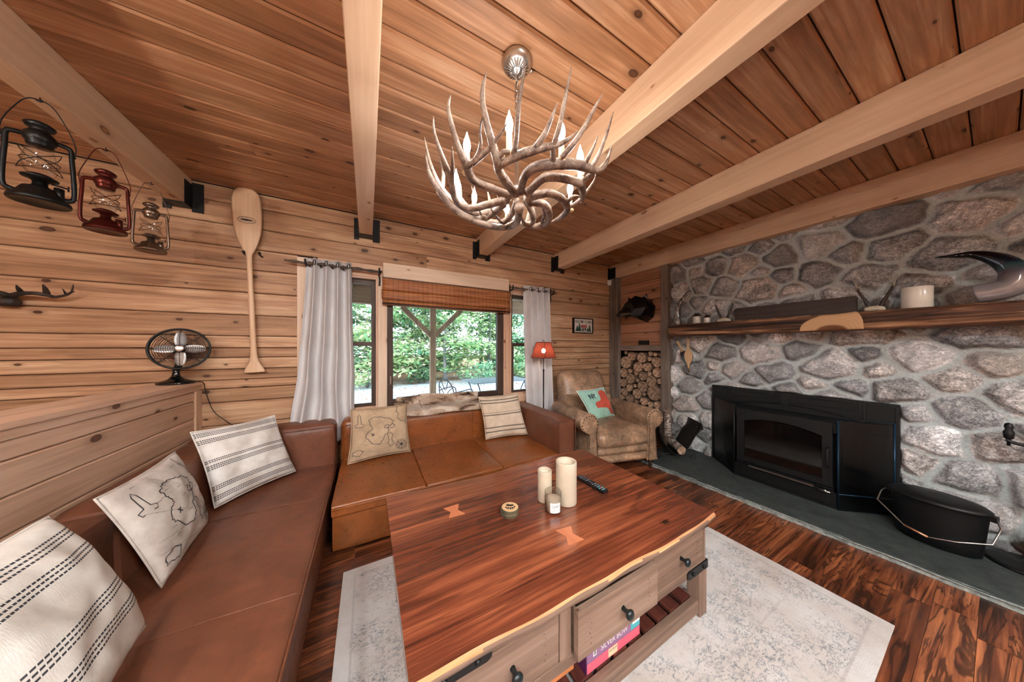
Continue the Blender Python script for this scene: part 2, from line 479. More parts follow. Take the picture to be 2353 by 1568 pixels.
# ---- stone chimney wall ------------------------------------------------
def stone_wall():
    y0, y1, z0, z1, st = -1.9, 2.035, 0.0, 2.40, .0095
    ny = int((y1-y0)/st)+1; nz = int((z1-z0)/st)+1
    Y, Z = np.meshgrid(np.linspace(y0, y1, ny), np.linspace(z0, z1, nz))
    rs = np.random.RandomState(5)
    pts = []; tries = 0
    while tries < 9000:
        tries += 1
        big = max(.3, 1-tries/6500)
        r = .045+.085*big*(.55+.45*rs.rand())
        y = y0-.1+rs.rand()*(y1-y0+.2); z = z0-.1+rs.rand()*(z1-z0+.2)
        if all(math.hypot((y-q[0])/1.25, z-q[1]) > (r+q[4])*.90 for q in pts): pts.append((y, z, rs.rand(), rs.rand(), r))
    pts = np.array(pts)
    def sn(sc, ph): return (np.sin(Y*sc+ph)+np.sin(Z*sc*1.13+ph*1.7)+np.sin((Y+Z)*sc*.71+ph*.6)+np.sin((Y-Z)*sc*1.4+ph*2.3))*.25
    Yw = Y+.014*sn(23, 1)+.006*sn(61, 3); Zw = Z+.014*sn(21, 4)+.006*sn(57, 2)
    f1 = np.full(Y.shape, 9.); f2 = np.full(Y.shape, 9.); i1 = np.zeros(Y.shape, int); i2 = np.zeros(Y.shape, int)
    ax = 1.25
    for k, p in enumerate(pts):
        d = np.sqrt(((Yw-p[0])/ax)**2+(Zw-p[1])**2)-p[4]
        b = d < f1
        f2 = np.where(b, f1, np.minimum(f2, d)); i2 = np.where(b, i1, np.where(d <= f2, k, i2))
        i1 = np.where(b, k, i1); f1 = np.where(b, d, f1)
    e = (f2-f1)*.5
    mort = .0105
    q = np.clip((e-mort)/.028, 0, 1); q = q*q*(3-2*q)
    rnd = pts[i1, 2]; rnd2 = pts[i1, 3]
    bump = sn(140, .3)*.0012+sn(83, 2)*.0018
    hgt = q*(.030+.030*rnd2)+np.clip(e-.03, 0, .06)*.25+bump*q
    mask = np.clip((e-mort+.003)/.006, 0, 1)
    # keep it flat behind the stove surround
    ins = (Y > .35) & (Y < 1.58) & (Z < .872)
    hgt = np.where(ins, 0, hgt)
    X = 3.50-hgt
    co = np.stack([X, Y, Z], -1).reshape(-1, 3)
    idx = np.arange(ny*nz).reshape(nz, ny)
    f = np.stack([idx[:-1, :-1], idx[1:, :-1], idx[1:, 1:], idx[:-1, 1:]], -1).reshape(-1, 4)
    me = bpy.data.meshes.new('wall_right'); me.vertices.add(len(co)); me.vertices.foreach_set('co', co.ravel())
    me.loops.add(f.size); me.loops.foreach_set('vertex_index', f.ravel())
    me.polygons.add(len(f)); me.polygons.foreach_set('loop_start', np.arange(0, f.size, 4)); me.polygons.foreach_set('loop_total', np.full(len(f), 4))
    me.update(); me.validate()
    for nm, a in (('rnd', rnd), ('mask', mask), ('rnd2', (rnd*7.31+rnd2*3.7) % 1.0)):
        A = me.attributes.new(nm, 'FLOAT', 'POINT'); A.data.foreach_set('value', a.ravel().astype(np.float32))
    me.polygons.foreach_set('use_smooth', np.ones(len(f), bool))
    N = NT('fieldstone'); o = N.obj()
    r = N.attr('rnd'); r2 = N.attr('rnd2'); mk = N.attr('mask')
    base = N.ramp(r2, [(0, srgb(118, 118, 120)), (.18, srgb(158, 156, 155)), (.36, srgb(138, 139, 141)), (.55, srgb(186, 184, 183)), (.75, srgb(168, 160, 154)), (1, srgb(212, 212, 213))])
    off = N.n('CombineXYZ'); N.l(N.math('MULTIPLY', r, 9), off.inputs[0]); N.l(N.math('MULTIPLY', r2, 13), off.inputs[2])
    ad = N.n('VectorMath', operation='ADD'); N.l(o, ad.inputs[0]); N.l(off.outputs[0], ad.inputs[1])
    s1 = N.noise(N.map(ad.outputs[0], (1, 1, 1.4)), 42, 7, .85, .5); s2 = N.noise(ad.outputs[0], 110, 3, .8); s3 = N.noise(ad.outputs[0], 7, 4, .6, .5)
    sp = N.math('ADD', N.math('MULTIPLY', s1, .5), N.math('ADD', N.math('MULTIPLY', s2, .25), N.math('MULTIPLY', s3, .25)))
    k = N.ramp(sp, [(.40, (.20, .19, .19)), (.465, (.62, .61, .60)), (.515, (1.08, 1.07, 1.06)), (.585, (2.2, 2.15, 2.1))])
    # contrast strength varies from stone to stone
    stone = N.mix(N.rng(r, .0, .8, .6, 1.0), base, N.mix(1, base, k, 'MULTIPLY'))
    mort_c = N.ramp(N.noise(o, 60, 5, .7), [(.3, srgb(160, 168, 166)), (.7, srgb(200, 207, 205))])
    col = N.mix(mk, mort_c, stone)
    N.bsdf(col, .8, 0, .3, sp, .5, .006)
    me.materials.append(N.mat)
    ob = bpy.data.objects.new('wall_right', me); COL.objects.link(ob); ob['kind'] = 'structure'
stone_wall()

# ---- beams, posts, brackets ---------------------------------------------
BX = [(-1.28, -1.18), (-.07, .04), (1.125, 1.232), (2.26, 2.37), (3.375, 3.49)]
for i, (a, b) in enumerate(BX):
    mb = MB(); mb.box((a, YF, 2.36), (b, YB-.003, ZC-.001), g=1)
    struct(mb, 'trim_%d' % (i+1), M_BEAM, bevel=.004)
mb = MB(); mb.box((3.49, -1.9, 2.375), (XR, 2.04, ZC-.001), g=1); struct(mb, 'trim_6', M_BEAM)
# black hangers
mb0 = None
for i, (a, b) in enumerate(BX):
    nm = 'bracket'
    mb = MB()
    a1 = a-.045 if i < 4 else a-.055
    lay = .006
    mb.box((a1, YB-lay-.004, 2.328), (a-.003, YB-.0005, 2.53))
    mb.box((a-.006, YB-.10, 2.352), (a-.001, YB-.0005, 2.53))
    mb.box((a-.006, YB-.10, 2.350), (b+.006, YB-.0005, 2.358))
    if i < 4:
        mb.box((b+.001, YB-.10, 2.352), (b+.006, YB-.0005, 2.53)); mb.box((b+.003, YB-lay-.004, 2.328), (b+.065, YB-.0005, 2.55))
    for z in (2.36, 2.42, 2.49):
        if i < 4: mb.ball((b+.035, YB-.012, z), .006, 6)
        mb.ball((a1+.02, YB-.012, z), .006, 6)
    wh = ['leftmost beam above the lanterns', 'beam left of the curtains', 'beam above the main window', 'beam above the floor lamp', 'corner beam above the wall sensor'][i]
    tag(mb.build('beam_bracket', M_BLACK), 'black steel hanger bracket holding the '+wh, 'bracket', 'black beam brackets on the back wall')
# posts by the log niche
mb = MB(); mb.box((3.345, 2.785, 0), (3.419, YB-.002, 2.357), g=2); struct(mb, 'trim_7', M_BARN, bevel=.004)
mb = MB(); mb.box((3.375, 2.035, 0), (3.56, 2.13, 2.357), g=2); struct(mb, 'trim_8', M_BARN, bevel=.004)
mb = MB(); mb.box((3.385, 2.131, 1.245), (3.44, 2.784, 1.315), g=1); struct(mb, 'trim_9', M_BARN, bevel=.003)
mb = MB(); mb.box((3.335, 2.93-.028, 2.262), (3.344, 2.93, 2.345)); mb.box((3.31, YB-.022, 2.262), (3.343, YB-.001, 2.345))
tag(mb.build('alarm_sensor', M_WHITE, bevel=.003), 'small white plastic alarm sensor at the top of the corner post', 'sensor')  # small white box modelled as an alarm sensor

# ---- low partition on the left -------------------------------------------
mb = MB(); XP0, XP1 = -1.345, -1.132
boards(mb, [.0, .16, .32, .48, .62, .76, .89, .965], lambda l, w, d: (XP1+(d-.02)-.004, l, w), YF+.2, 2.868, 1, ch=.006)
mb.box((XP0+.01, YF+.2, 0), (XP1-.03, YB-.003, .96), g=1)
mb.box((XP1-.02, 2.87, 0), (XP1+.006, YB-.003, .965), g=2)
mb.box((XP1-.03, YF+.2, .967), (XP1+.002, YB-.003, 1.008), g=1)
mb.box((XP0-.01, YF+.2, 1.008), (XP1+.012, YB-.003, 1.03), g=1)
struct(mb, 'wall_partition', M_TRIM)

# ---- window casing -------------------------------------------------------
def tbox(a, b, n, g=0, m=M_PALE, bev=.002):
    q = MB(); q.box(a, b, g=g); return struct(q, 'trim_%d' % n, m, bevel=bev)
F = YB-.012
tbox((-.544, F, .60), (-.40, YB+.02, 2.09), 10, 2, M_PALE)
tbox((.089, F, .70), (.171, YB+.02, 1.984), 11, 2)
tbox((1.479, F, .70), (1.573, YB+.02, 1.984), 12, 2, M_TRIM)
tbox((2.062, F, .60), (2.19, YB+.02, 2.09), 13, 2, M_TRIM)
tbox((-.398, F+.002, 1.982), (.132, YB+.02, 2.104), 14, 0, M_TRIM)
tbox((1.546, F+.002, 1.982), (2.06, YB+.02, 2.104), 15, 0, M_TRIM)
tbox((.134, F-.022, 1.987), (1.544, YB+.02, 2.135), 16, 0, M_PALE)
tbox((-.398, F-.01, .60), (2.06, YB+.02, .698), 17, 0, M_TRIM)

def window(n, x0, x1, z0, z1, glz, kind):
    """frame, sash, glass"""
    fr = MB(); Yi, Yo = YB-.004, YB+.10
    fw = .016
    for (a, b) in (((x0, z0), (x0+fw, z1)), ((x1-fw, z0), (x1, z1)), ((x0+fw, z1-fw), (x1-fw, z1)), ((x0+fw, z0), (x1-fw, z0+fw))):
        fr.box((a[0], Yi, a[1]), (b[0], Yo, b[1]), g=2 if b[0]-a[0] < .03 else 0)
    root = struct(fr, 'window_%d' % n, M_DFRAME if kind == 'pic' else M_TRIM)
    gx0, gx1, gz0, gz1 = glz
    def sash(a0, a1, c0, c1, ia, ib, ic, id_, y0, y1):
        s = MB()
        s.box((a0, y0, c0), (ia, y1, c1), g=2); s.box((ib, y0, c0), (a1, y1, c1), g=2)
        s.box((ia, y0, c0), (ib, y1, ic), g=0); s.box((ia, y0, id_), (ib, y1, c1), g=0)
        so = s.build('sash', M_DFRAME, root, bevel=.002)
        g = MB(); ym = (y0+y1)/2; g.box((ia-.004, ym-.002, ic-.004), (ib+.004, ym+.002, id_+.004))
        g.build('glass_pane', M_GLASS, so)
    if kind == 'pic':
        sash(x0+fw, x1-fw, z0+fw, z1-fw, gx0, gx1, gz0, gz1, YB+.0, YB+.05)
        l = MB(); l.box((gx0-.03, YB-.012, .92), (gx0-.018, YB-.001, 1.0)); l.tube([(gx0-.024, YB-.012, .99), (gx0-.026, YB-.03, .96), (gx0-.03, YB-.03, .92)], .004, 6)
        l.build('window_latch', M_STEEL, root)
    else:
        zm = 1.325
        sash(x0+fw, x1-fw, zm-.02, z1-fw, gx0, gx1, zm+.018, gz1, YB+.052, YB+.08)
        sash(x0+fw, x1-fw, z0+fw, zm+.022, gx0, gx1, gz0, zm-.018, YB+.015, YB+.045)
    return root
window(1, -.40, .087, .70, 1.98, (-.34, .032, .745, 1.92), 'dh')
window(2, .173, 1.477, .70, 1.985, (.226, 1.400, .762, 1.93), 'pic')
window(3, 1.575, 2.06, .70, 1.98, (1.635, 2.00, .745, 1.92), 'dh')

# ---- hearth ---------------------------------------------------------------
mb = MB()
ys = np.linspace(-1.9, 2.03, 80); pr = []
for y in ys: pr.append((2.79+.006*math.sin(y*37)+.004*math.sin(y*91+1)-.045*y, y))
poly = [(x, y) for x, y in pr]+[(3.60, 2.03), (3.60, -1.9)]
N = NT('slate_hearth'); o = N.obj()
geo = N.n('NewGeometry'); sx = N.n('SeparateXYZ'); N.l(geo.outputs['Normal'], sx.inputs[0])
side = N.math('LESS_THAN', sx.outputs[2], .5)
top = N.ramp(N.noise(o, 14, 7, .7), [(.3, srgb(44, 48, 47)), (.6, srgb(66, 71, 69)), (.8, srgb(84, 88, 85))])
edg = N.ramp(N.noise(o, 45, 6, .7), [(.3, srgb(96, 104, 102)), (.55, srgb(150, 158, 154)), (.75, srgb(196, 202, 198))])
N.bsdf(N.mix(side, top, edg), .6, 0, .4, N.noise(o, 40, 6, .7), .4, .004)
M_SLATE = N.mat
mb.prism(poly, 2, .001, .04)
struct(mb, 'trim_18', M_SLATE)
mb = MB()
mb.tube(spline([(x-.001, y, .033+.004*math.sin(y*50)) for x, y in pr[::4]], 4), .0085, 6, jit=.5)
struct(mb, 'trim_19', M_SLATE)
# ================================================================ rug
N = NT('faded_rug'); o = N.obj()
sepo = N.n('SeparateXYZ'); N.l(o, sepo.inputs[0])
n1 = N.noise(N.map(o, (1, 1, 1)), 3.2, 5, .65); n2 = N.noise(N.map(o, (60, 160, 1)), 1, 4, .8); n3 = N.noise(o, 26, 6, .75, 1.5)
base = N.ramp(n1, [(.3, srgb(176, 164, 154)), (.5, srgb(192, 184, 178)), (.7, srgb(204, 201, 198))])
vo = N.n('TexVoronoi', voronoi_dimensions='2D', feature='F1'); N.l(N.map(o, (19, 16, 1)), vo.inputs['Vector']); vo.inputs['Scale'].default_value = 1; vo.inputs['Randomness'].default_value = .55
fl_ = N.noise(N.map(o, (34, 62, 1)), 1, 5, .75, 1.3)
mot = N.math('MULTIPLY', N.rng(N.math('ABSOLUTE', N.math('SUBTRACT', fl_, .56)), .05, .01), N.rng(N.noise(o, 5, 3), .38, .56))
spk = N.rng(n3, .56, .70)
blue = N.math('MULTIPLY', N.math('ADD', N.math('MULTIPLY', mot, .55), N.math('MULTIPLY', spk, .5)), N.rng(n2, .35, .55, .5, 1.5))
# plain border band and two thin stripes
ex = N.math('MINIMUM', N.math('ABSOLUTE', N.math('SUBTRACT', sepo.outputs[0], -1.132)), N.math('ABSOLUTE', N.math('SUBTRACT', sepo.outputs[0], 1.132)))
ey = N.math('MINIMUM', N.math('ABSOLUTE', N.math('SUBTRACT', sepo.outputs[1], -.78)), N.math('ABSOLUTE', N.math('SUBTRACT', sepo.outputs[1], .78)))
ed = N.math('MINIMUM', ex, ey)
band = N.rng(ed, .05, .06)
line = N.math('MULTIPLY', N.rng(N.math('ABSOLUTE', N.math('SUBTRACT', ed, .06)), .006, .003), .6)
line2 = N.math('MULTIPLY', N.rng(N.math('ABSOLUTE', N.math('SUBTRACT', ed, .30)), .006, .003), .4)
col = N.mix(N.math('MULTIPLY', blue, N.math('ADD', N.math('MULTIPLY', band, .9), .1)), base, srgb(84, 96, 106))
col = N.mix(N.math('MAXIMUM', line, line2), col, srgb(168, 160, 156))
col = N.mix(N.math('MULTIPLY', N.rng(n2, .6, .75), .25), col, srgb(150, 140, 136))
N.bsdf(col, .95, 0, .1, n2, .5, .003)
M_RUG = N.mat
t = MB(); t.soft((-.123, .232, .001), (2.141, 1.792, .012), .004, n=6)
rg = t.build('area_rug', M_RUG); 
rg.data.transform(Matrix.Translation((-1.009, -1.012, 0))); rg.location = (1.009, 1.012, 0)
tag(rg, 'faded cream and grey patterned area rug lying under the coffee table', 'rug')

# ================================================================ sofas
def piping(mb, pts, r=.005): mb.tube(spline(pts, 3), r, 6)
# left module: chaise run along the partition
s1 = thing('sectional_sofa', 'brown leather sofa section running along the wood partition on the left', 'sofa', (-.65, 1.2, 0))
a, b = -1.118, -.232
mb = MB(); mb.soft((a, -.55, .02), (b-.004, 2.92, .30), .03, n=8); mb.build('base', M_LEATH1, s1)
# seat: three welted cushions with soft crown
def seat_run(y0, y1, parent):
    mb = MB(); mb.soft((-.90, y0, .24), (b, y1, .316), .022, bulge=(0, 0, .010), n=30, nz=.004)
    mb.build('seat_cushion', M_LEATH1, parent)
seat_run(-.55, 2.70, s1)
for y in (2.10, 1.34):
    mb = MB(); mb.tube([(-.885, y, .3195), (-.7, y+.004, .326), (-.5, y+.004, .3265), (b-.02, y, .3175), (b+.0, y, .305)], .0022, 6)
    mb.build('seam', M_LEATH1, s1)
mb = MB(); piping(mb, [(b+.001, -.54, .300), (b+.001, .8, .302), (b+.001, 2.0, .301), (b+.001, 2.69, .298)])
mb.build('piping', M_LEATH1, s1)
mb = MB(); mb.soft((-1.121, -.55, .05), (-.895, 1.75, .635), .055, bulge=(.02, 0, .006), n=12, nz=.008)
mb.build('backrest', M_LEATH1, s1)
mb = MB(); mb.soft((-1.121, 1.757, .05), (-.895, 2.90, .635), .06, bulge=(.02, 0, .006), n=12, nz=.008)
mb.build('backrest', M_LEATH1, s1)
mb = MB(); mb.soft((-1.12, 2.70, .05), (b-.006, 2.925, .655), .055, bulge=(0, .02, .006), n=12, nz=.006)
mb.build('backrest', M_LEATH1, s1)
mb = MB(); piping(mb, [(-.88, 2.708, .612), (-.5, 2.690, .622), (b-.04, 2.694, .622), (b-.020, 2.698, .60), (b-.018, 2.70, .45), (b-.018, 2.70, .32)], .004)
mb.build('piping', M_LEATH1, s1)
# window module
s2 = thing('sectional_sofa', 'cognac leather sofa section with a square right arm under the window', 'sofa', (.75, 2.4, 0))
mb = MB(); mb.soft((-.20, 1.955, .02), (1.56, 2.92, .30), .03, n=8); mb.build('base', M_LEATH2, s2)
for x0, x1 in ((-.20, .37), (.37, .98), (.98, 1.545)):
    mb = MB(); mb.soft((x0, 1.943, .24), (x1, 2.73, .322), .02, bulge=(0, 0, .014), n=14, nz=.005); mb.build('seat_cushion', M_LEATH2, s2)
mb = MB(); piping(mb, [(-.19, 1.941, .300), (.3, 1.939, .304), (.9, 1.938, .305), (1.54, 1.940, .302)]); mb.build('piping', M_LEATH2, s2)
mb = MB(); mb.soft((-.205, 2.70, .05), (-.02, 2.925, .655), .05, bulge=(0, .01, .006), n=10); mb.build('backrest', M_LEATH2, s2)
mb = MB(); mb.soft((-.022, 2.70, .05), (1.548, 2.925, .655), .05, bulge=(0, .02, .006), n=14, nz=.005); mb.build('backrest', M_LEATH2, s2)
mb = MB(); piping(mb, [(.0, 2.685, .618), (.5, 2.680, .620), (1.1, 2.680, .620), (1.54, 2.688, .62)], .004)
piping(mb, [(-.188, 2.70, .32), (-.19, 2.70, .58), (-.17, 2.694, .618), (-.03, 2.69, .622)], .004)
for x in (.16, .98): piping(mb, [(x, 2.682, .60), (x, 2.676, .45), (x, 2.683, .33)], .0025)
mb.build('piping', M_LEATH2, s2)
mb = MB(); mb.soft((1.548, 1.945, .03), (1.75, 2.925, .612), .035, bulge=(.006, 0, .006), n=12, nz=.003); mb.build('armrest', M_LEATH1, s2)
mb = MB()
piping(mb, [(1.553, 2.70, .600), (1.553, 2.3, .604), (1.553, 1.97, .602), (1.553, 1.944, .575), (1.553, 1.942, .3), (1.553, 1.942, .06)], .004)
piping(mb, [(1.556, 1.945, .596), (1.60, 1.941, .604), (1.70, 1.941, .604), (1.742, 1.945, .596), (1.748, 1.945, .55), (1.748, 1.943, .06)], .004)
mb.build('piping', M_LEATH1, s2)

# ================================================================ cowhide throw
N = NT('cow_hide'); o = N.obj()
h1 = N.noise(N.map(o, (2.6, 3, 5), (2.3, 0, 1)), 1.9, 4, .55, .5); h2 = N.noise(N.map(o, (30, 8, 8)), 5, 4, .7)
f = N.math('ADD', N.math('MULTIPLY', h1, .8), N.math('MULTIPLY', h2, .2))
col = N.ramp(f, [(.33, srgb(46, 36, 30)), (.39, srgb(104, 84, 70)), (.45, srgb(178, 152, 130)), (.58, srgb(226, 212, 196)), (.8, srgb(210, 190, 168))])
N.bsdf(col, .85, 0, .2, h2, .8, .01)
prof = [(2.668, .635), (2.672, .672), (2.70, .690), (2.78, .694), (2.86, .706), (2.895, .738), (2.905, .790)]
prof = [Vector((0, y, z)) for y, z in prof]; prof = spline(prof, 3)
mb = MB()
def hide(u, v):
    k = v*(len(prof)-1); i = min(int(k), len(prof)-2); p = prof[i].lerp(prof[i+1], k-i)
    e = .03*math.sin(u*9+v*4)+.02*math.sin(u*23)
    x = .185+.95*u+e*(1 if u > .5 else -1)*abs(2*u-1)*.6+(.06*v if u < .3 else 0)
    return Vector((x, p.y+.004*math.sin(u*17), p.z+.006*math.sin(u*13+v*3)+.012*math.sin(u*5)*v*(1-.3*u)))
mb.grid(hide, 40, len(prof)-1)
tag(mb.build('cowhide_throw', N.mat, solid=.006), 'brindled cream and brown cowhide draped over the window sofa back', 'throw')

# ================================================================ pillows
def pillow_fn(BL, BR, TL, TR, T, pinch=.06, seed=0):
    BL, BR, TL, TR = map(Vector, (BL, BR, TL, TR))
    n = (BR-BL).cross(TL-BL).normalized()
    def fn(u, v, side=1, lift=0):
        # u,v in [-1,1]
        pu = u*(1-pinch*(1-v*v)); pv = v*(1-pinch*(1-u*u))
        a, b = (pu+1)/2, (pv+1)/2
        p = BL*(1-a)*(1-b)+BR*a*(1-b)+TL*(1-a)*b+TR*a*b
        k = max(0, (1-u*u))*max(0, (1-v*v))
        t = T/2*(k**.42)
        w = noise.noise(Vector((u*1.7+seed, v*1.7, side*3)))*.07*T*4*k**.5+noise.noise(Vector((u*4+seed, v*4, side*5)))*.02*T*4*k**.4
        return p+n*side*((t+w*.5)*(1 if side > 0 else .30)+lift)
    return fn, n
def make_pillow(name, quad, T, mats, label, seed=0, deco=None, piping_m=None, pinch=.06, group=None):
    fn, n = pillow_fn(*quad, T, pinch, seed)
    c = sum((Vector(q) for q in quad), Vector())/4
    root = thing(name, label, 'pillow', c, group=group)
    mb = MB(); N_ = 40
    mb.grid(lambda u, v: fn(2*u-1, 2*v-1, 1), N_, N_, m=0)
    mb.grid(lambda u, v: fn(2*u-1, 2*v-1, -1), N_, N_, m=0, flip=True)
    if deco: deco(mb, fn)
    mb.build('cover', mats, root, weld=2e-5)
    loop = [fn(-1+2*i/12, -1, 0) for i in range(12)]+[fn(1, -1+2*i/12, 0) for i in range(12)]+[fn(1-2*i/12, 1, 0) for i in range(12)]+[fn(-1, 1-2*i/12, 0) for i in range(12)]
    mb = MB(); mb.tube(loop, .0042, 6, closed=True); mb.build('edge_seam', piping_m or mats[0], root)
    return fn
def linen(name, c, c2, stripes=None, axis=1, dash=0, cl=(38, 40, 48)):
    N = NT(name); uv = N.uv(); s = N.n('SeparateXYZ'); N.l(uv, s.inputs[0]); o = N.obj()
    f = N.noise(o, 7, 5, .65)
    col = N.ramp(f, [(.32, srgb(*c2)), (.6, srgb(*c))])
    wv = N.noise(N.map(uv, (180, 40, 1)), 1, 2)
    if stripes:
        m = None
        for (p, w) in stripes:
            d = N.math('ABSOLUTE', N.math('SUBTRACT', s.outputs[axis], p))
            q = N.math('LESS_THAN', d, w)
            m = q if m is None else N.math('MAXIMUM', m, q)
        if dash:
            dd = N.math('FRACT', N.math('MULTIPLY', s.outputs[1-axis], dash))
            m = N.math('MULTIPLY', m, N.math('GREATER_THAN', dd, .22))
        col = N.mix(N.math('MULTIPLY', m, .93), col, srgb(*cl))
    N.bsdf(col, .92, 0, .15, wv, .35, .002)
    return N.mat
def grp(c, w, g, k=3): return [(c+(i-(k-1)/2)*g, w) for i in range(k)]
M_STR0 = linen('striped_cotton_bold', (230, 226, 218), (206, 196, 184), grp(.86, .0055, .026)+grp(.72, .0055, .026)+grp(.42, .0055, .026)+grp(.27, .0055, .026), 1, 46, (30, 34, 48))
M_STR1 = linen('striped_cotton', (228, 224, 218), (200, 190, 180), grp(.93, .0058, .022)+grp(.83, .0058, .022)+grp(.56, .0058, .022, 2)+grp(.48, .0058, .022)+grp(.22, .0058, .022)+grp(.10, .0058, .022), 1, 52, (24, 26, 34))
M_STR2 = linen('striped_linen', (222, 204, 182), (196, 176, 152), [(.905, .014), (.835, .014), (.60, .005), (.545, .014), (.25, .014), (.15, .014)], 1, 40, (44, 42, 46))
M_MAPA = linen('map_linen_grey', (204, 194, 184), (176, 164, 154))
M_MAPB = linen('map_linen_tan', (192, 168, 140), (166, 142, 116))
M_INK = plain('map_ink', (58, 54, 54), .9, bs=0)
M_INK2 = plain('map_ink_soft', (128, 116, 108), .9, bs=0)
def ribbon(mb, fn, pts, w, m, lift=.0016, closed=False):
    P = [Vector((p[0], p[1], 0)) for p in pts]
    if closed: P.append(P[0])
    vs = []; fs = []
    for i, p in enumerate(P):
        d = (P[min(i+1, len(P)-1)]-P[max(i-1, 0)]); d = d.normalized() if d.length else Vector((1, 0, 0))
        q = Vector((-d.y, d.x, 0))*w
        for s_ in (1, -1):
            e = p+q*s_; vs.append(fn(max(-.98, min(.98, e.x)), max(-.98, min(.98, e.y)), 1, lift))
    for i in range(len(P)-1): fs.append((2*i, 2*i+1, 2*i+3, 2*i+2))
    mb.add(vs, fs, m)
def rough_line(pts, amp, rs, n=7, closed=False):
    out = []; k = len(pts)
    for i in range(k if closed else k-1):
        a, b = pts[i], pts[(i+1) % k]
        for j in range(n):
            t = j/n; out.append((a[0]+(b[0]-a[0])*t+rs.uniform(-amp, amp), a[1]+(b[1]-a[1])*t+rs.uniform(-amp, amp)))
    if not closed: out.append(pts[-1])
    return out
def map_deco(seed):
    def deco(mb, fn):
        rs = random.Random(seed)
        coast = [(-.42, .55), (-.25, .66), (.05, .62), (.28, .52), (.45, .42), (.38, .26), (.22, .20), (.28, .02), (.12, -.12), (.05, -.32), (-.08, -.48), (-.28, -.42), (-.42, -.25), (-.55, -.1), (-.45, .1), (-.30, .18), (-.38, .36)]
        ribbon(mb, fn, rough_line(coast, .022, rs, 5, True), .010, 1, closed=True)
        isl = [(.20, -.12), (.30, -.05), (.40, -.14), (.36, -.32), (.42, -.5), (.32, -.66), (.22, -.52), (.26, -.34)]
        ribbon(mb, fn, rough_line(isl, .016, rs, 4, True), .008, 1, closed=True)
        c3 = [(.62, .95), (.56, .8), (.66, .68), (.60, .5), (.72, .36), (.88, .32), (.95, .2)]
        ribbon(mb, fn, rough_line(c3, .02, rs, 5), .009, 1)
        ribbon(mb, fn, rough_line([(-.9, -.62), (-.7, -.55), (-.55, -.66), (-.7, -.78), (-.9, -.74)], .02, rs, 4, True), .009, 1, closed=True)
        ribbon(mb, fn, rough_line([(.10, .20), (.2, .3), (.3, .22), (.42, .3), (.5, .2), (.4, .12), (.2, .14)], .02, rs, 3, True), .010, 1, closed=True)
        # ruled bearing lines
        for (a, b) in (((-.9, .35), (.7, -.62)), ((-.3, .95), (.7, -.62)), ((.7, -.62), (.95, .6)), ((-.9, -.3), (.7, -.62)), ((-.95, -.5), (.3, -.9)), ((-.9, -.86), (.9, -.5))):
            L = [(a[0]+(b[0]-a[0])*i/24, a[1]+(b[1]-a[1])*i/24) for i in range(25)]
            ribbon(mb, fn, L, .003, 2)
        # compass rose
        for r_, w in ((.20, .006), (.15, .004)):
            ribbon(mb, fn, [(.70+r_*math.cos(a*math.pi/16), -.62+r_*math.sin(a*math.pi/16)) for a in range(32)], w, 1, closed=True)
        for k in range(8):
            a = k*math.pi/4; ribbon(mb, fn, [(.70, -.62), (.70+.19*math.cos(a), -.62+.19*math.sin(a))], .008, 1)
        mb.add([fn(.70+.05*math.cos(a*math.pi/5), -.62+.05*math.sin(a*math.pi/5), 1, .002) for a in range(10)], [tuple(range(10))], 1)
        # cross, lighthouse, small strokes
        ribbon(mb, fn, [(-.34, -.10), (-.24, .0)], .014, 1); ribbon(mb, fn, [(-.34, 0), (-.24, -.10)], .014, 1)
        ribbon(mb, fn, [(-.80, .42), (-.78, .72), (-.74, .80), (-.70, .72), (-.68, .42), (-.58, .38), (-.60, .30), (-.88, .30), (-.90, .38)], .009, 1, closed=True)
        for k in range(16):
            x, y = rs.uniform(-.9, .8), rs.uniform(-.9, .9)
            ribbon(mb, fn, [(x, y), (x+.05, y+.012), (x+.10, y)], .005, 2)
    return deco
PQ = {
 'p0': ((-.585, .82, .345), (-.665, 1.385, .350), (-.86, .86, .80), (-.885, 1.43, .765)),
 'p1': ((-.715, 1.58, .350), (-.76, 2.03, .352), (-.888, 1.60, .735), (-.895, 2.08, .745)),
 'p2': ((-.80, 2.23, .338), (-.49, 2.60, .338), (-.955, 2.37, .775), (-.625, 2.635, .778)),
 'p3': ((-.145, 2.545, .338), (.345, 2.59, .338), (-.126, 2.628, .765), (.318, 2.635, .768)),
 'p4': ((1.075, 2.545, .338), (1.545, 2.48, .338), (1.03, 2.635, .768), (1.498, 2.625, .775)),
}
make_pillow('throw_pillow', PQ['p0'], .20, [M_STR0], 'large white pillow with bold black stripes in the front left corner', 1)
make_pillow('throw_pillow', PQ['p1'], .15, [M_MAPA, M_INK, M_INK2], 'grey linen treasure map pillow slumped between the two white striped pillows', 2, map_deco(3))
make_pillow('throw_pillow', PQ['p2'], .13, [M_STR1], 'white pillow with thin black stripes in the sofa corner below the fan', 5)
make_pillow('throw_pillow', PQ['p3'], .12, [M_MAPB, M_INK, M_INK2], 'tan treasure map pillow on the left end of the window sofa', 8, map_deco(3))
make_pillow('throw_pillow', PQ['p4'], .12, [M_STR2], 'cream pillow with dark stitched bands beside the sofa arm', 11)

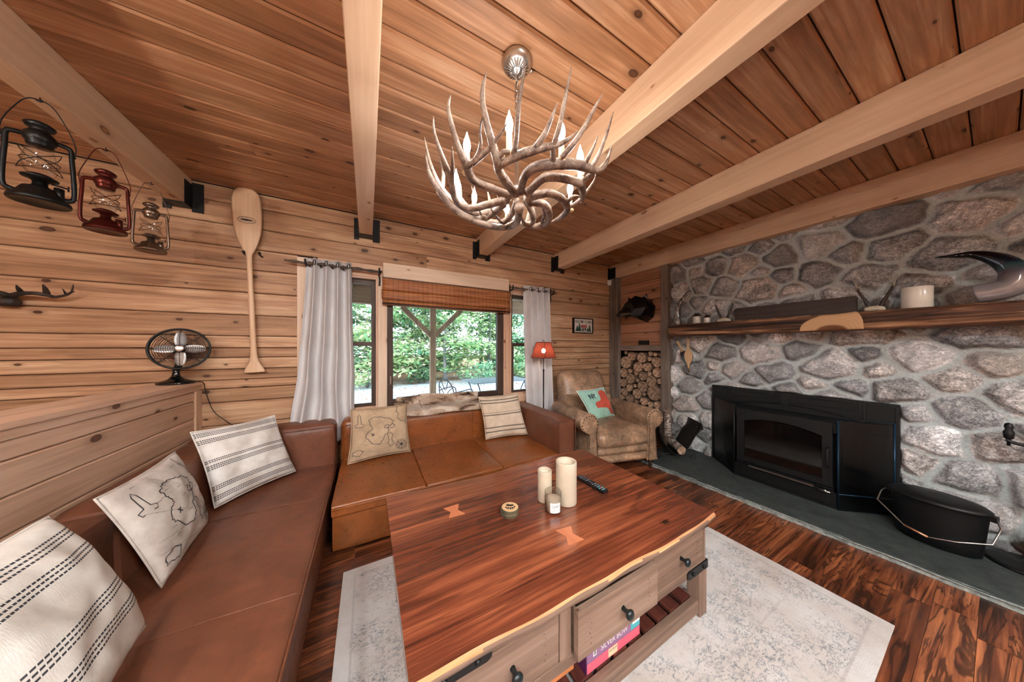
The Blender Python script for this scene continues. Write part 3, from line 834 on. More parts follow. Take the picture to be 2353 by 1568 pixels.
# ================================================================ armchair
ch = thing('armchair', 'worn tan leather club armchair with rolled arms and nailhead trim', 'armchair', (0, 0, 0))
mb = MB(); mb.soft((-.335, -.37, .10), (.335, .36, .30), .03, n=8); mb.build('base', M_LEATH3, ch)
mb = MB(); mb.soft((-.315, -.43, .105), (.315, -.30, .205), .05, bulge=(0, .015, 0), n=10); mb.soft((-.315, -.435, .195), (.315, -.30, .285), .045, bulge=(0, .015, 0), n=10)
mb.build('front_roll', M_LEATH3, ch)
mb = MB(); mb.soft((-.315, -.455, .265), (.315, .30, .445), .08, bulge=(0, .015, .035), n=16, nz=.006); mb.build('seat_cushion', M_LEATH3, ch)
def arm_poly(sx):
    pts = []
    pts += [(.295, .10), (.305, .30), (.315, .44)]
    cx, cz, r = .395, .535, .098
    for a in range(200, -95, -20): pts.append((cx+r*math.cos(R(a)), cz+r*math.sin(R(a))))
    pts += [(.400, .42), (.405, .30), (.425, .10)]
    return [(sx*x, z) for x, z in pts]
for sx in (-1, 1):
    mb = MB()
    P = arm_poly(sx)
    mb.prism(P, 1, -.40, .30, smooth=False)
    ob = mb.build('armrest', M_LEATH3, ch, bevel=.018, seg=3, smooth=True)
    mb = MB(); P2 = [((x-sx*.36)*1.04+sx*.36, (z-.33)*1.02+.33) for x, z in arm_poly(sx)]
    mb.prism(P2, 1, -.425, -.395); pn = mb.build('arm_panel', M_LEATH3, ch, bevel=.008, seg=2, smooth=True)
    nb = MB(); Q = [((x-sx*.36)*.86+sx*.36, (z-.33)*.95+.33) for x, z in arm_poly(sx)]
    dense = []
    for i in range(len(Q)-1):
        a, b = Vector(Q[i]), Vector(Q[i+1]); L = (b-a).length; k = max(1, int(L/.019))
        for j in range(k): dense.append(a.lerp(b, j/k))
    for p in dense: nb.ball((p.x, -.427, p.y), .0068, 6)
    nb.build('nailhead_trim', plain('antique_brass_nails', (96, 76, 58), .35, .8), pn, kind='stuff')
# back cushion
mb = MB(); T = Matrix.Translation((0, .30, .40)) @ Matrix.Rotation(R(-13), 4, 'X')
mb.soft((-.335, -.06, -.02), (.335, .15, .60), .105, bulge=(0, .035, .012), n=18, T=T, nz=.010); mb.build('backrest', M_LEATH3, ch)
mb = MB(); mb.soft((-.33, .22, .12), (.33, .42, .70), .04, n=8, T=Matrix.Translation((0, 0, 0))); mb.build('back_frame', M_LEATH3, ch)
M_LEGD = plain('turned_leg_wood', (52, 34, 26), .25, 0, .6, bs=0)
for sx in (-1, 1):
    for sy, y in ((-1, -.385), (1, .34)):
        mb = MB(); mb.lathe([(.014, 0), (.018, .008), (.014, .02), (.022, .034), (.015, .046), (.024, .062), (.017, .075), (.026, .09), (.026, .104)], (sx*.365, y, 0), 14)
        mb.build('leg', M_LEGD, ch)
CH_LOC = (2.40, 2.255, 0); CH_RZ = R(-13)
place(ch, CH_LOC, (0, 0, CH_RZ))
WM_CH = Matrix.Translation(CH_LOC) @ Matrix.Rotation(CH_RZ, 4, 'Z')

# NY pillow
M_NYB = linen('mint_cotton', (166, 208, 192), (140, 186, 170)); M_NYR = plain('coral_wool', (196, 84, 66), .9, nz=.1, bs=.5); M_NAVY = plain('navy_thread', (22, 28, 52), .9, bs=0)
M_PIPW = plain('white_piping', (226, 230, 226), .8, bs=0)
def ny(mb, fn):
    st = [(x*1.22-.02, y*1.06+.02) for x, y in [(-.38, -.02), (-.30, .10), (-.05, .14), (.06, .18), (.10, .34), (.12, .62), (.28, .78), (.52, .80), (.66, .62), (.66, .2), (.70, -.1), (.66, -.45), (.66, -.72), (.55, -.84), (.44, -.70), (.36, -.42), (.22, -.34), (-.36, -.26)]]
    # fill as a fan of strips that follow the pillow surface
    def inside(x, y):
        c = False; j = len(st)-1
        for i in range(len(st)):
            if (st[i][1] > y) != (st[j][1] > y) and x < (st[j][0]-st[i][0])*(y-st[i][1])/(st[j][1]-st[i][1])+st[i][0]: c = not c
            j = i
        return c
    S = .04
    def quads(test, m, lift):
        k = int(2/S)
        for i in range(k):
            for j in range(k):
                x, y = -1+i*S, -1+j*S
                if test(x+S/2, y+S/2):
                    mb.add([fn(x, y, 1, lift), fn(x+S, y, 1, lift), fn(x+S, y+S, 1, lift), fn(x, y+S, 1, lift)], [(0, 1, 2, 3)], m, tone=.5, smooth=True)
    quads(inside, 1, .004)
    quads(lambda x, y: abs(y+.80-(x-.84)*.55) < .06 and .80 < x < .95, 1, .004)
    puttext(mb, 'NY', -.62, .36, .50, .32, lambda x, y: fn(x, y, 1, .006), 2, .03)
TLp, TRp, BRp = (2.085, 2.30, .795), (2.515, 2.30, .805), (2.66, 2.26, .452)
make_pillow('throw_pillow', ((2.235, 2.19, .452), BRp, TLp, TRp), .11, [M_NYB, M_NYR, M_NAVY], 'mint green pillow with a coral state outline and NY lettering on the armchair', 4, ny, M_PIPW, pinch=.05)

# ================================================================ coffee table
tb = thing('coffee_table', 'large wooden coffee table with a live edge slab top and three drawers', 'coffee table', (.78, 1.09, 0))
zt = .505; th = .042
def ledge(x): return .652+.004*math.sin(x*9.0+.5)+.002*math.sin(x*21+2)+.007*math.sin(x*3.6+1)
def bedge(x): return 1.535+.014*math.sin(x*6.3+1)+.006*math.sin(x*17)+(.03*max(0, (x-1.0))/.45)
X0, X1 = .085, 1.46; NN = 90
xsx = [X0+(X1-X0)*i/NN for i in range(NN+1)]
mb = MB()
top_f = [(x, ledge(x)) for x in xsx]; top_b = [(x, bedge(x)) for x in xsx]
poly = top_f+top_b[::-1]
mb.add([(x, y, zt) for x, y in poly], [tuple(range(len(poly)))], 0, 0, .5, off=(0, 0))
# end faces and underside
mb.add([(X1, top_f[-1][1], zt-.0), (X1, top_b[-1][1], zt), (X1, top_b[-1][1], zt-th), (X1, top_f[-1][1]+.008, zt-th)], [(3, 2, 1, 0)], 0, 1, .5)
mb.add([(X0, top_f[0][1], zt-.0), (X0, top_b[0][1], zt), (X0, top_b[0][1], zt-th), (X0, top_f[0][1]+.008, zt-th)], [(0, 1, 2, 3)], 0, 1, .3)
def face(edge, sg, m):
    vs = []; fs = []; ms = []
    rr = [0, .006, .012, .022, .032, th]
    for i, x in enumerate(xsx):
        y = edge(x)
        for j, d in enumerate(rr):
            o = [0, .004, .007, .006+.003*math.sin(x*13), .0, -.006][j]
            vs.append((x, y-sg*(o+.0015*math.sin(x*27+d*60)*(j > 0))*(1 if j else 0), zt-d))
    k = len(rr)
    for i in range(NN):
        for j in range(k-1):
            a = i*k+j; f = (a, a+1, a+k+1, a+k)
            fs.append(f if sg > 0 else f[::-1]); ms.append(1 if (j < 1 or (j == 1 and math.sin(i*.31)+math.sin(i*.13+1) > .3)) else 2)
    n0 = len(mb.f); mb.add(vs, fs, m, 0, .6, True); mb.m[n0:] = ms
face(ledge, 1, 1); face(bedge, -1, 1)
mb.add([(x, y+(.01 if i < NN+1 else -.01), zt-th) for i, (x, y) in enumerate(poly)], [tuple(range(len(poly)-1, -1, -1))], 0, 0, .2)
tp = mb.build('tabletop', [M_TOP, M_SAP, M_TBODY], tb)
M_BOW = wood('inlay_wood', (176, 96, 62), (204, 126, 88), (218, 148, 108), knots=0, tv=0, rough=.3, contrast=.8)
for q in (((.712, .918), (.792, .909), (.784, .820), (.705, .825)), ((.325, 1.305), (.405, 1.308), (.408, 1.215), (.331, 1.220))):
    mb = MB(); c = Vector((sum(p[0] for p in q)/4, sum(p[1] for p in q)/4, 0))
    P = [Vector((p[0], p[1], 0)) for p in q]
    w0 = (P[0]+P[3])/2*.5+c*.5; w1 = (P[1]+P[2])/2*.5+c*.5
    pol = [P[0], P[1], w1+(c-w1)*.10, P[2], P[3], w0+(c-w0)*.10]
    mb.prism([(p.x, p.y) for p in pol], 2, zt-.004, zt+.0006, g=1)
    mb.build('butterfly_inlay', M_BOW, tp)
# body
by0, by1, bx0, bx1 = .682, 1.50, .13, 1.44
mb = MB()
mb.box((bx0, by0, .435), (bx1, by0+.03, .463), g=0)
mb.box((bx0, by0, .235), (bx1, by0+.03, .272), g=0)
for x0, x1 in ((bx0, .155), (.55, .597), (1.02, 1.035), (1.42, bx1)): mb.box((x0, by0+.002, .272), (x1, by0+.03, .435), g=2)
mb.box((bx0, by1-.03, .235), (bx1, by1, .463), g=0)
mb.box((bx0, by0+.03, .235), (bx0+.025, by1-.03, .463), g=1); mb.box((bx1-.025, by0+.03, .235), (bx1, by1-.03, .463), g=1)
mb.box((bx0+.02, by0+.03, .236), (bx1-.02, by1-.03, .25), g=0)
mb.build('apron', M_TBODY, tb, bevel=.002)
M_KNOB = plain('dark_knob', (40, 46, 48), .35, .5, .6, bs=0)
def drawer(x0, x1, pull, kx):
    mb = MB(); yf = by0-pull
    mb.box((x0, yf, .272), (x1, yf+.022, .432), g=0)
    mb.box((x0+.01, yf+.022, .278), (x0+.02, by0+.3, .42), g=1); mb.box((x1-.02, yf+.022, .278), (x1-.01, by0+.3, .42), g=1)
    for sx in (x0+.055, x1-.055):
        for k in range(6): mb.ball((sx+.004*math.sin(k*2.1), yf-.001, .31+k*.017), .0028, 5)
    d = mb.build('drawer', M_TBODY, tb, bevel=.0025)
    kb = MB(); kb.lathe([(.009, 0), (.007, .012), (.010, .02), (.017, .026), (.018, .032), (.013, .038), (0, .040)], (0, 0, 0), 16, T=Matrix.Translation((kx, yf, .352)) @ Matrix.Rotation(R(90), 4, 'X'))
    kb.build('knob', M_KNOB, d)
drawer(.16, .546, -.004, .375); drawer(.600, 1.018, .028, .814); drawer(1.038, 1.418, -.002, 1.233)
for (x, y) in ((bx0, by0), (bx1-.055, by0), (bx0, by1-.055), (bx1-.055, by1-.055)):
    mb = MB(); mb.box((x-.003, y-.003, .012), (x+.058, y+.058, .240), g=2)
    mb.build('leg', M_TBODY, tb, bevel=.004)
mb = MB()
mb.box((bx0+.055, by0+.004, .030), (bx1-.055, by0+.034, .092), g=0); mb.build('stretcher', M_TBODY, tb, bevel=.003)
mb = MB(); mb.box((bx0+.055, by1-.034, .030), (bx1-.055, by1-.004, .092), g=0); mb.build('stretcher', M_TBODY, tb, bevel=.003)
k = 13
for i in range(k):
    x = bx0+.07+i*(bx1-bx0-.14-.07)/(k-1)
    mb = MB(); mb.box((x, by0+.035, .082), (x+.072, by1-.035, .098), g=1); mb.build('shelf_slat', M_TDARK, tb, bevel=.003)
def strap(a, b, y, nm='corner_strap'):
    mb = MB(); d = Vector((b[0]-a[0], 0, b[1]-a[1])); L = d.length; d.normalize(); n = Vector((-d.z, 0, d.x))*.019
    A = Vector((a[0], 0, a[1])); B = Vector((b[0], 0, b[1]))
    pol = [A+n, A-n*.2-d*.012, A-n, B-n, B+n]; pol = [(p.x, p.z) for p in (A+n, A+n*.6-d*.014, A-n*.6-d*.014, A-n, B-n, B+n)]
    mb.prism(pol, 1, y-.005, y)
    for t_ in (.18, .75):
        p = A.lerp(B, t_); mb.ball((p.x, y-.008, p.z), .009, 8)
    mb.build(nm, M_BLACK, tb)
strap((1.29, .252), (1.447, .252), by0-.001); strap((1.30, .449), (1.447, .449), by0-.001)
strap((.29, .449), (.13, .449), by0-.001)
for A_, B_, ball in (((bx1+.001, by0, .232), (bx1+.006, by0+.15, .272), (bx1+.006, by0+.11, .252)), ((bx0-.006, by0, .43), (bx0-.001, by0+.16, .468), (bx0-.006, by0+.06, .45)), ((bx0-.006, by1-.16, .43), (bx0-.001, by1, .468), (bx0-.006, by1-.03, .45)), ((bx1+.001, by0, .428), (bx1+.006, by0+.15, .466), (bx1+.008, by0+.03, .452))):
    mb = MB(); mb.box(A_, B_); mb.ball(ball, .011, 8); mb.build('corner_strap', M_BLACK, tb)

# ---- things on the table
def pillar(x, y, r, z1, label):
    mb = MB(); z0 = zt+.0008
    mb.lathe([(r*.96, z0), (r, z0+.004), (r, z1-.006), (r*.97, z1), (r*.86, z1), (r*.80, z1-.006), (r*.76, z1-.022), (0, z1-.03)], (x, y, 0), 40)
    o_ = mb.build('pillar_candle', M_WAX); o_.data.transform(Matrix.Translation((-x, -y, -z0))); o_.location = (x, y, z0)
    tag(o_, label, 'candle', 'ivory pillar candles on the coffee table')
pillar(.893, 1.062, .0525, .716, 'tall thick ivory pillar candle beside the black remote')
pillar(.806, 1.128, .0365, .662, 'shorter thin ivory pillar candle behind the glass candle jar')
# glass jar candle
jx, jy = .790, 1.036; z0 = zt+.001
jr = thing('jar_candle', 'glass jar candle with a white CAMP label on the coffee table', 'candle', (jx, jy, z0))
mb = MB(); mb.lathe([(.036, z0), (.0395, z0+.003), (.0405, z0+.01), (.0405, z0+.094), (.0395, z0+.096), (.0385, z0+.094), (.0385, z0+.01), (0, z0+.008)], (jx, jy, 0), 40); mb.build('glass', M_GLOBE, jr)
mb = MB(); mb.lathe([(.037, z0+.0095), (.038, z0+.012), (.038, z0+.058), (.036, z0+.061), (0, z0+.060)], (jx, jy, 0), 32); mb.build('wax', M_WAX, jr)
ang0 = math.atan2(-jy, -jx)+.28
def lab(x, y, r=.0412): return Vector((jx+r*math.cos(ang0+x/r), jy+r*math.sin(ang0+x/r), z0+.010+y))
mb = MB(); mb.grid(lambda u, v: lab(-.026+.052*u, .046*v), 14, 2, 0)
for (a, b, c, d) in ((-.023, .003, .023, .0037), (-.023, .0425, .023, .0432), (-.023, .012, .023, .0127)):
    mb.grid(lambda u, v: lab(a+(c-a)*u, b+(d-b)*v, .0415), 12, 1, 1)
for xx in (-.0235, .0230): mb.grid(lambda u, v: lab(xx+.0007*u, .003+.040*v, .0415), 1, 4, 1)
puttext(mb, 'CAMP', -.017, .024, .034, .012, lambda x, y: lab(x, y, .0416), 1)
puttext(mb, 'CANDLE CO', -.015, .017, .030, .0035, lambda x, y: lab(x, y, .0416), 1)
puttext(mb, 'NET WT 7 OZ', -.015, .006, .030, .003, lambda x, y: lab(x, y, .0416), 1)
mb.build('label', [plain('label_paper', (232, 232, 232), .7, bs=0), plain('label_ink', (60, 62, 66), .7, bs=0)], jr)
# coasters
M_CBARK = plain('coaster_bark', (74, 66, 48), .85, nz=.3, bs=.6); M_CTOP = plain('coaster_top', (216, 176, 132), .6, nz=.06, bs=.1); M_BURN = plain('burnt_mark', (36, 28, 24), .8, bs=0)
cx, cy = .592, 1.112
for k in range(4):
    mb = MB(); zz = zt+.0006+k*.0088; dx, dy = (.0015*math.sin(k*5), .0015*math.cos(k*3))
    mb.lathe([(.0405, 0), (.0425, .002), (.0425, .0065), (.0405, .0082)], (0, 0, 0), 30, 0)
    mb.add([(.0385*math.cos(i*math.pi/15), .0385*math.sin(i*math.pi/15), .0084) for i in range(30)], [tuple(range(30))], 1)
    if k == 3:
        fa = -TH
        def cp(x, y): return (x*math.cos(fa)-y*math.sin(fa), x*math.sin(fa)+y*math.cos(fa), .0087)
        pad = [(-.020, .014), (-.016, .020), (-.006, .020), (.002, .017), (.012, .020), (.018, .014), (.014, .006), (.004, .003), (-.006, .004), (-.016, .005)]
        mb.add([cp(*p) for p in pad][::1], [tuple(range(len(pad)-1, -1, -1))], 2)
        for (ex, ey, er) in ((-.019, -.006, .0045), (-.009, -.010, .005), (.002, -.011, .005), (.012, -.009, .005), (.021, -.001, .0045), (-.014, -.017, .0022), (-.006, -.020, .0022), (.002, -.021, .0022), (.010, -.020, .0022), (.018, -.014, .0022)):
            mb.add([cp(ex+er*math.cos(i*math.pi/5), ey+er*1.4*math.sin(i*math.pi/5)) for i in range(10)], [tuple(range(10))], 2)
    o_ = mb.build('coaster', [M_CBARK, M_CTOP, M_BURN]); o_.location = (cx+dx, cy+dy, zz)
    lb = ['round wooden coaster at the bottom of the coaster stack', 'round wooden coaster second from the bottom of the stack', 'round wooden coaster just under the paw print coaster', 'round wooden coaster with a burnt bear paw print, topmost of its stack'][k]
    tag(o_, lb, 'coaster', 'stack of wooden coasters')
# remote
rm = thing('remote_control', 'black television remote lying beside the tall candle', 'remote control', (1.125, 1.117, zt+.0006), R(93))
WM[rm.name] = Matrix.Identity(4)
mb = MB(); mb.soft((-.10, -.0225, 0), (.10, .0225, .018), .006, n=8); mb.build('body', plain('remote_black', (20, 20, 22), .35, bs=0), rm)
mb = MB()
for i in range(11):
    for j in range(3):
        x = -.085+i*.0165
        if i in (5, 6) and j != 1: continue
        mb.soft((x-.0045, -.0135+j*.0115, .0165), (x+.0045, -.0055+j*.0115, .0205), .0018, n=3, m=(1 if (i < 3 and (i+j) % 2) else (2 if i == 1 else 0)))
mb.build('button', [plain('remote_button_grey', (104, 106, 112), .5, bs=0), plain('remote_button_teal', (96, 170, 170), .5, bs=0), plain('remote_button_red', (190, 84, 84), .5, bs=0)], rm, kind='stuff')

# ---- puzzle boxes on the table shelf
C_PUR = plain('box_purple', (136, 98, 132), .35, bs=0); C_PNK = plain('box_pink', (222, 96, 116), .35, bs=0); C_WHT = plain('box_white', (228, 224, 216), .4, bs=0)
C_DPU = plain('box_dark_purple', (70, 26, 74), .35, bs=0); C_TEA = plain('box_teal', (70, 168, 176), .35, bs=0); C_YEL = plain('box_cream_print', (226, 200, 160), .4, bs=0); C_RED = plain('box_red', (206, 48, 44), .35, bs=0)
zb = .0985
pb = thing('puzzle_box', 'purple and pink jigsaw puzzle box on the slatted shelf of the table', 'puzzle box', (.85, .86, zb))
mb = MB(); yb = .722
mb.box((.70, yb, zb), (1.0, .99, zb+.10), m=0)
def F2(x, y, l=.0006): return Vector((.70+x, yb-l, zb+y))
def rect(x0, y0, x1, y1, m, l=.0006): mb.add([F2(x0, y0, l), F2(x1, y0, l), F2(x1, y1, l), F2(x0, y1, l)], [(0, 1, 2, 3)], m, 0, .5)
rect(0, 0, .30, .036, 1); rect(.115, .002, .165, .034, 4, .0009)
rect(.035, .050, .052, .078, 2, .0009); rect(.038, .054, .049, .074, 5, .0012)
rect(.245, .040, .30, .10, 3); rect(.255, .060, .30, .074, 2, .0009)
rect(0, 0, .004, .10, 6, .0009)
puttext(mb, 'SILVER BOW', .075, .052, .150, .022, lambda x, y: F2(x, y, .0012), 2)
puttext(mb, '1000 PIECES', .118, .020, .044, .008, lambda x, y: F2(x, y, .0014), 6)
for i in range(9): rect(.060+i*.0, 0, .060, 0, 0)
mb.add([(.6995, yb, zb), (.6995, yb, zb+.10), (.6995, .99, zb+.10), (.6995, .99, zb)], [(0, 3, 2, 1)[::-1]], 6)
mb.build('carton', [C_PUR, C_PNK, C_WHT, C_TEA, C_YEL, plain('box_grey', (120, 126, 124), .5, bs=0), C_DPU], pb)
mb = MB(); mb.box((1.006, .80, zb), (1.10, .98, zb+.085)); o_ = mb.build('game_box', C_RED, bevel=.001)
tag(o_, 'red box on the table shelf behind the purple puzzle box', 'box')
mb = MB(); mb.box((.26, .76, zb), (.675, 1.0, zb+.10), g=0); mb.box((.255, .755, zb+.10), (.680, 1.005, zb+.112), g=0)
tag(mb.build('wooden_box', wood('box_wood', (150, 84, 46), (196, 122, 76), (216, 146, 98), knots=0, rough=.4), bevel=.001), 'plain wooden box on the left end of the table shelf', 'box')
# ================================================================ fireplace insert
fi = thing('fireplace_insert', 'black cast iron fireplace insert with a glass door set in the stone wall', 'fireplace', (3.35, .95, .04))
XS = 3.455; zt0 = .866
mb = MB()
mb.box((XS, .355, .041), (XS+.04, 1.575, zt0), g=2)
mb.build('surround', M_INSERT, fi, bevel=.003)
mb = MB()   # raised frames on the surround
def fr(y0, y1, z0, z1, w=.012, d=.008):
    mb.box((XS-d, y0, z0), (XS, y0+w, z1)); mb.box((XS-d, y1-w, z0), (XS, y1, z1)); mb.box((XS-d, y0+w, z1-w), (XS, y1-w, z1)); mb.box((XS-d, y0+w, z0), (XS, y1-w, z0+w))
fr(.36, .52, .06, .85); fr(1.42, 1.57, .06, .85); fr(.53, .90, .78, .85); fr(1.04, 1.41, .78, .85)
mb.prism([(.93, .855), (1.01, .855), (.995, .745), (.945, .745)], 0, XS-.016, XS-.002)
arc = [(.50+.90*t, .70+.062*(1-(2*t-1)**2)) for t in [i/20 for i in range(21)]]
mb.tube([(XS-.006, y, z) for y, z in arc], .008, 6)
mb.build('surround_molding', M_INSERT, fi, bevel=.002)
# bay body
XF = 3.19
pl = [(XF, 1.255), (XF, .605), (3.452, .40), (3.452, 1.50)]
mb = MB(); mb.prism([(p[0]+.012, p[1]) for p in pl[:2]]+pl[2:], 2, .62, .70); mb.prism(pl, 2, .041, .16)
mb.box((3.30, .62, .16), (3.45, 1.24, .62), g=2)
mb.build('firebox', M_INSERT, fi, bevel=.004)
mb = MB()
for z, r_ in ((.165, .010), (.185, .008), (.205, .006)): mb.box((XF-r_, .62, z-.006), (XF+.01, 1.24, z+.006))
mb.box((XF-.006, .64, .06), (XF, 1.22, .145)); mb.box((XF-.012, .60, .041), (XF+.01, 1.26, .058))
for y in (.9, 1.01): mb.ball((XF-.01, y, .085), .006, 6)
mb.build('ash_lip', M_INSERT, fi, bevel=.002)
dr = MB()
d0, d1, dz0, dz1 = .625, 1.235, .20, .70
dr.box((XF-.014, d0, dz0), (XF+.006, d0+.055, dz1)); dr.box((XF-.014, d1-.055, dz0), (XF+.006, d1, dz1))
dr.box((XF-.014, d0+.055, dz0), (XF+.006, d1-.055, dz0+.05))
top = [(d0+.055+(d1-d0-.11)*i/16, dz1-.105+.045*(1-(2*i/16-1)**2)) for i in range(17)]
dr.prism(top+[(d1-.055, dz1), (d0+.055, dz1)], 0, XF-.014, XF+.006)
dr.tube([(XF-.016, y, z) for y, z in top], .006, 6)
dr.tube([(XF-.018, d0+.02, .36), (XF-.045, d0+.02, .37), (XF-.045, d0+.02, .50), (XF-.018, d0+.02, .51)], .008, 8)
door = dr.build('door', M_INSERT, fi, bevel=.003)
mb = MB(); mb.box((XF+.0, d0+.05, dz0+.045), (XF+.004, d1-.05, dz1-.06))
mb.build('door_glass', plain('stove_glass', (14, 11, 10), .06, 0, .6, bs=0), door)
mb = MB(); mb.box((XF-.03, .72, .168), (XF-.02, 1.14, .182)); mb.tube([(XF-.025, .70, .16), (XF-.035, .63, .165)], .007, 6); mb.ball((XF-.03, .66, .166), .012, 8); mb.build('air_lever', M_STEEL, door)
# folding side screens of the bay
M_MESH = glassmat('screen_mesh', (.34, .34, .36, 1), .3, .03)
M_BLUEF = plain('blue_frame', (34, 66, 92), .35, .6, bs=0)  # blue frame colour for the right screen only, the left one is black
def screen(a, b, blue):
    A = Vector((a[0], a[1], 0)); B = Vector((b[0], b[1], 0))
    mb = MB()
    z0, z1 = .044, .728
    mb.tube([A+Vector((0, 0, z0)), A+Vector((0, 0, z1)), B+Vector((0, 0, z1)), B+Vector((0, 0, z0))], .006, 6, closed=True)
    mb.tube([A+Vector((0, 0, z0+.12)), B+Vector((0, 0, z0+.12))], .004, 6)
    s_ = mb.build('side_screen', M_BLUEF if blue else M_BLACK, fi)
    mb = MB(); mb.add([A+Vector((0, 0, z0)), B+Vector((0, 0, z0)), B+Vector((0, 0, z1)), A+Vector((0, 0, z1))], [(0, 1, 2, 3)])
    mb.build('screen_mesh', M_MESH, s_, solid=.001)
screen((XF-.012, .597), (3.436, .375), True); screen((XF+.008, 1.262), (3.440, 1.545), False)

# ================================================================ mantel and what stands on it
mb = MB(); XM0, XM1, zm0, zm1 = 3.255, 3.47, 1.428, 1.565
def man(u, v):
    y = 1.955-3.2*u
    # cross-section loop: underside, face, top
    P = [(XM1, zm0), (XM0+.03, zm0), (XM0+.006, zm0+.012), (XM0, zm0+.045), (XM0-.004, zm0+.085), (XM0+.004, zm1-.014), (XM0+.02, zm1), (XM1, zm1)]
    k = v*(len(P)-1); i = min(int(k), len(P)-2); t = k-i
    x = P[i][0]*(1-t)+P[i+1][0]*t; z = P[i][1]*(1-t)+P[i+1][1]*t
    if x < XM0+.05: x += .012*noise.noise(Vector((y*5, z*14, 0)))+.006*noise.noise(Vector((y*17, z*30, 2)))
    return Vector((x, y, z+(.003*noise.noise(Vector((y*8, v*9, 5))) if 0 < v < 1 and x < XM0+.05 else 0)))
nu_, nv_ = 150, 28
vs = [man(i/nu_, j/nv_) for j in range(nv_+1) for i in range(nu_+1)]
fs = [(j*(nu_+1)+i, j*(nu_+1)+i+1, (j+1)*(nu_+1)+i+1, (j+1)*(nu_+1)+i) for j in range(nv_) for i in range(nu_)]
mb.add(vs, [f[::-1] for f in fs], 0, 1, .7, True, off=(3, 1))
mb.add([man(0, j/nv_) for j in range(nv_+1)], [tuple(range(nv_+1))], 1, 0, .8)
mt = tag(mb.build('mantel_shelf', [M_MANTEL, M_SAP]), 'thick live edge wooden mantel shelf across the stone wall', 'mantel shelf')
# pale sanded knot patch in the face
N = NT('mantel_knot'); uvp = N.uv(); 
s_ = N.n('SeparateXYZ'); N.l(uvp, s_.inputs[0])
dd = N.math('SQRT', N.math('ADD', N.math('POWER', N.math('MULTIPLY', N.math('SUBTRACT', s_.outputs[0], .48), 2.2), 2.0), N.math('POWER', N.math('SUBTRACT', s_.outputs[1], -.02), 2.0)))
nn = N.noise(N.obj(), 9, 4, .6)
rings = N.noise(N.map(uvp, (1, 1, 1)), 3, 3)
w_ = N.math('FRACT', N.math('MULTIPLY', N.math('ADD', dd, N.math('MULTIPLY', nn, .35)), 7.0))
colr = N.mix(N.math('MULTIPLY', N.rng(w_, .1, .9), .22), srgb(200, 158, 116), srgb(160, 114, 76))
colr = N.mix(N.rng(dd, .42, .28), colr, srgb(110, 66, 40))
N.bsdf(colr, .5, 0, .3, nn, .2, .003)
mb = MB()
yk0, yk1 = at(1984, 740, X=XM0-.01).y, at(1838, 755, X=XM0-.01).y
def kn(u, v):
    a = math.pi*(1-u); y = (yk0+yk1)/2+(yk1-yk0)/2*math.cos(a)
    h = (.128+.006*math.sin(u*9))*min(1, ((1-u)*2.4)**.75)*min(1, (u*5)**.6) if 0 < u < 1 else 0
    return Vector((XM0-.008-.004*math.sin(v*3)*math.sin(a), y, zm0+.004+h*v))
mb.grid(kn, 30, 8)
mb.build('bare_wood_patch', N.mat, mt, solid=.005)
zmt = zm1+.0015

def horn(name, pts, rs, mats, label, cat, n=16, sub=6):
    P, Rr = spline(pts, sub, rs); mb = MB(); mb.tube(P, Rr, n)
    return tag(mb.build(name, mats), label, cat)
def hornmat(name, stops, rough, metal=0):
    N = NT(name); o = N.obj(); f = N.math('ADD', N.math('MULTIPLY', N.noise(N.map(o, (9, 9, 3)), 2.0, 5, .6, 1.5), .8), N.math('MULTIPLY', N.noise(o, 60, 3), .2))
    N.bsdf(N.ramp(f, stops), rough, metal, .6, f, .15, .002); return N.mat
M_TUSK = hornmat('grey_horn', [(.38, srgb(44, 40, 38)), (.5, srgb(104, 98, 94)), (.62, srgb(200, 194, 188))], .14)
N = NT('dark_horn_painted_sheen'); o = N.obj(); sz_ = N.n('SeparateXYZ'); N.l(o, sz_.inputs[0])
f = N.math('ADD', N.rng(sz_.outputs[2], 1.92, 1.62), N.math('MULTIPLY', N.math('SUBTRACT', N.noise(N.map(o, (3, 3, 3)), 3, 5, .6, .5), .5), .5))
N.bsdf(N.ramp(f, [(.15, srgb(8, 8, 12)), (.38, srgb(22, 34, 50)), (.5, srgb(44, 78, 82)), (.62, srgb(92, 88, 98)), (.9, srgb(150, 146, 148))]), .10, .2, .7)  # grey and teal reflections painted into the horn colour, darker towards the top
M_HORN = N.mat
M_HORNK = plain('black_horn', (10, 10, 12), .14, 0, .6, bs=0)
# left tusk (stands on the shelf)
X = 3.35
horn('ornamental_horn', [(X, 1.890, zmt+.001), (X, 1.900, 1.66), (X, 1.890, 1.76), (X, 1.848, 1.86), (X, 1.782, 1.94), (X, 1.70, 1.995)], [.040, .036, .030, .024, .014, .002], M_TUSK, 'small polished grey horn standing upright on the left end of the mantel', 'horn')
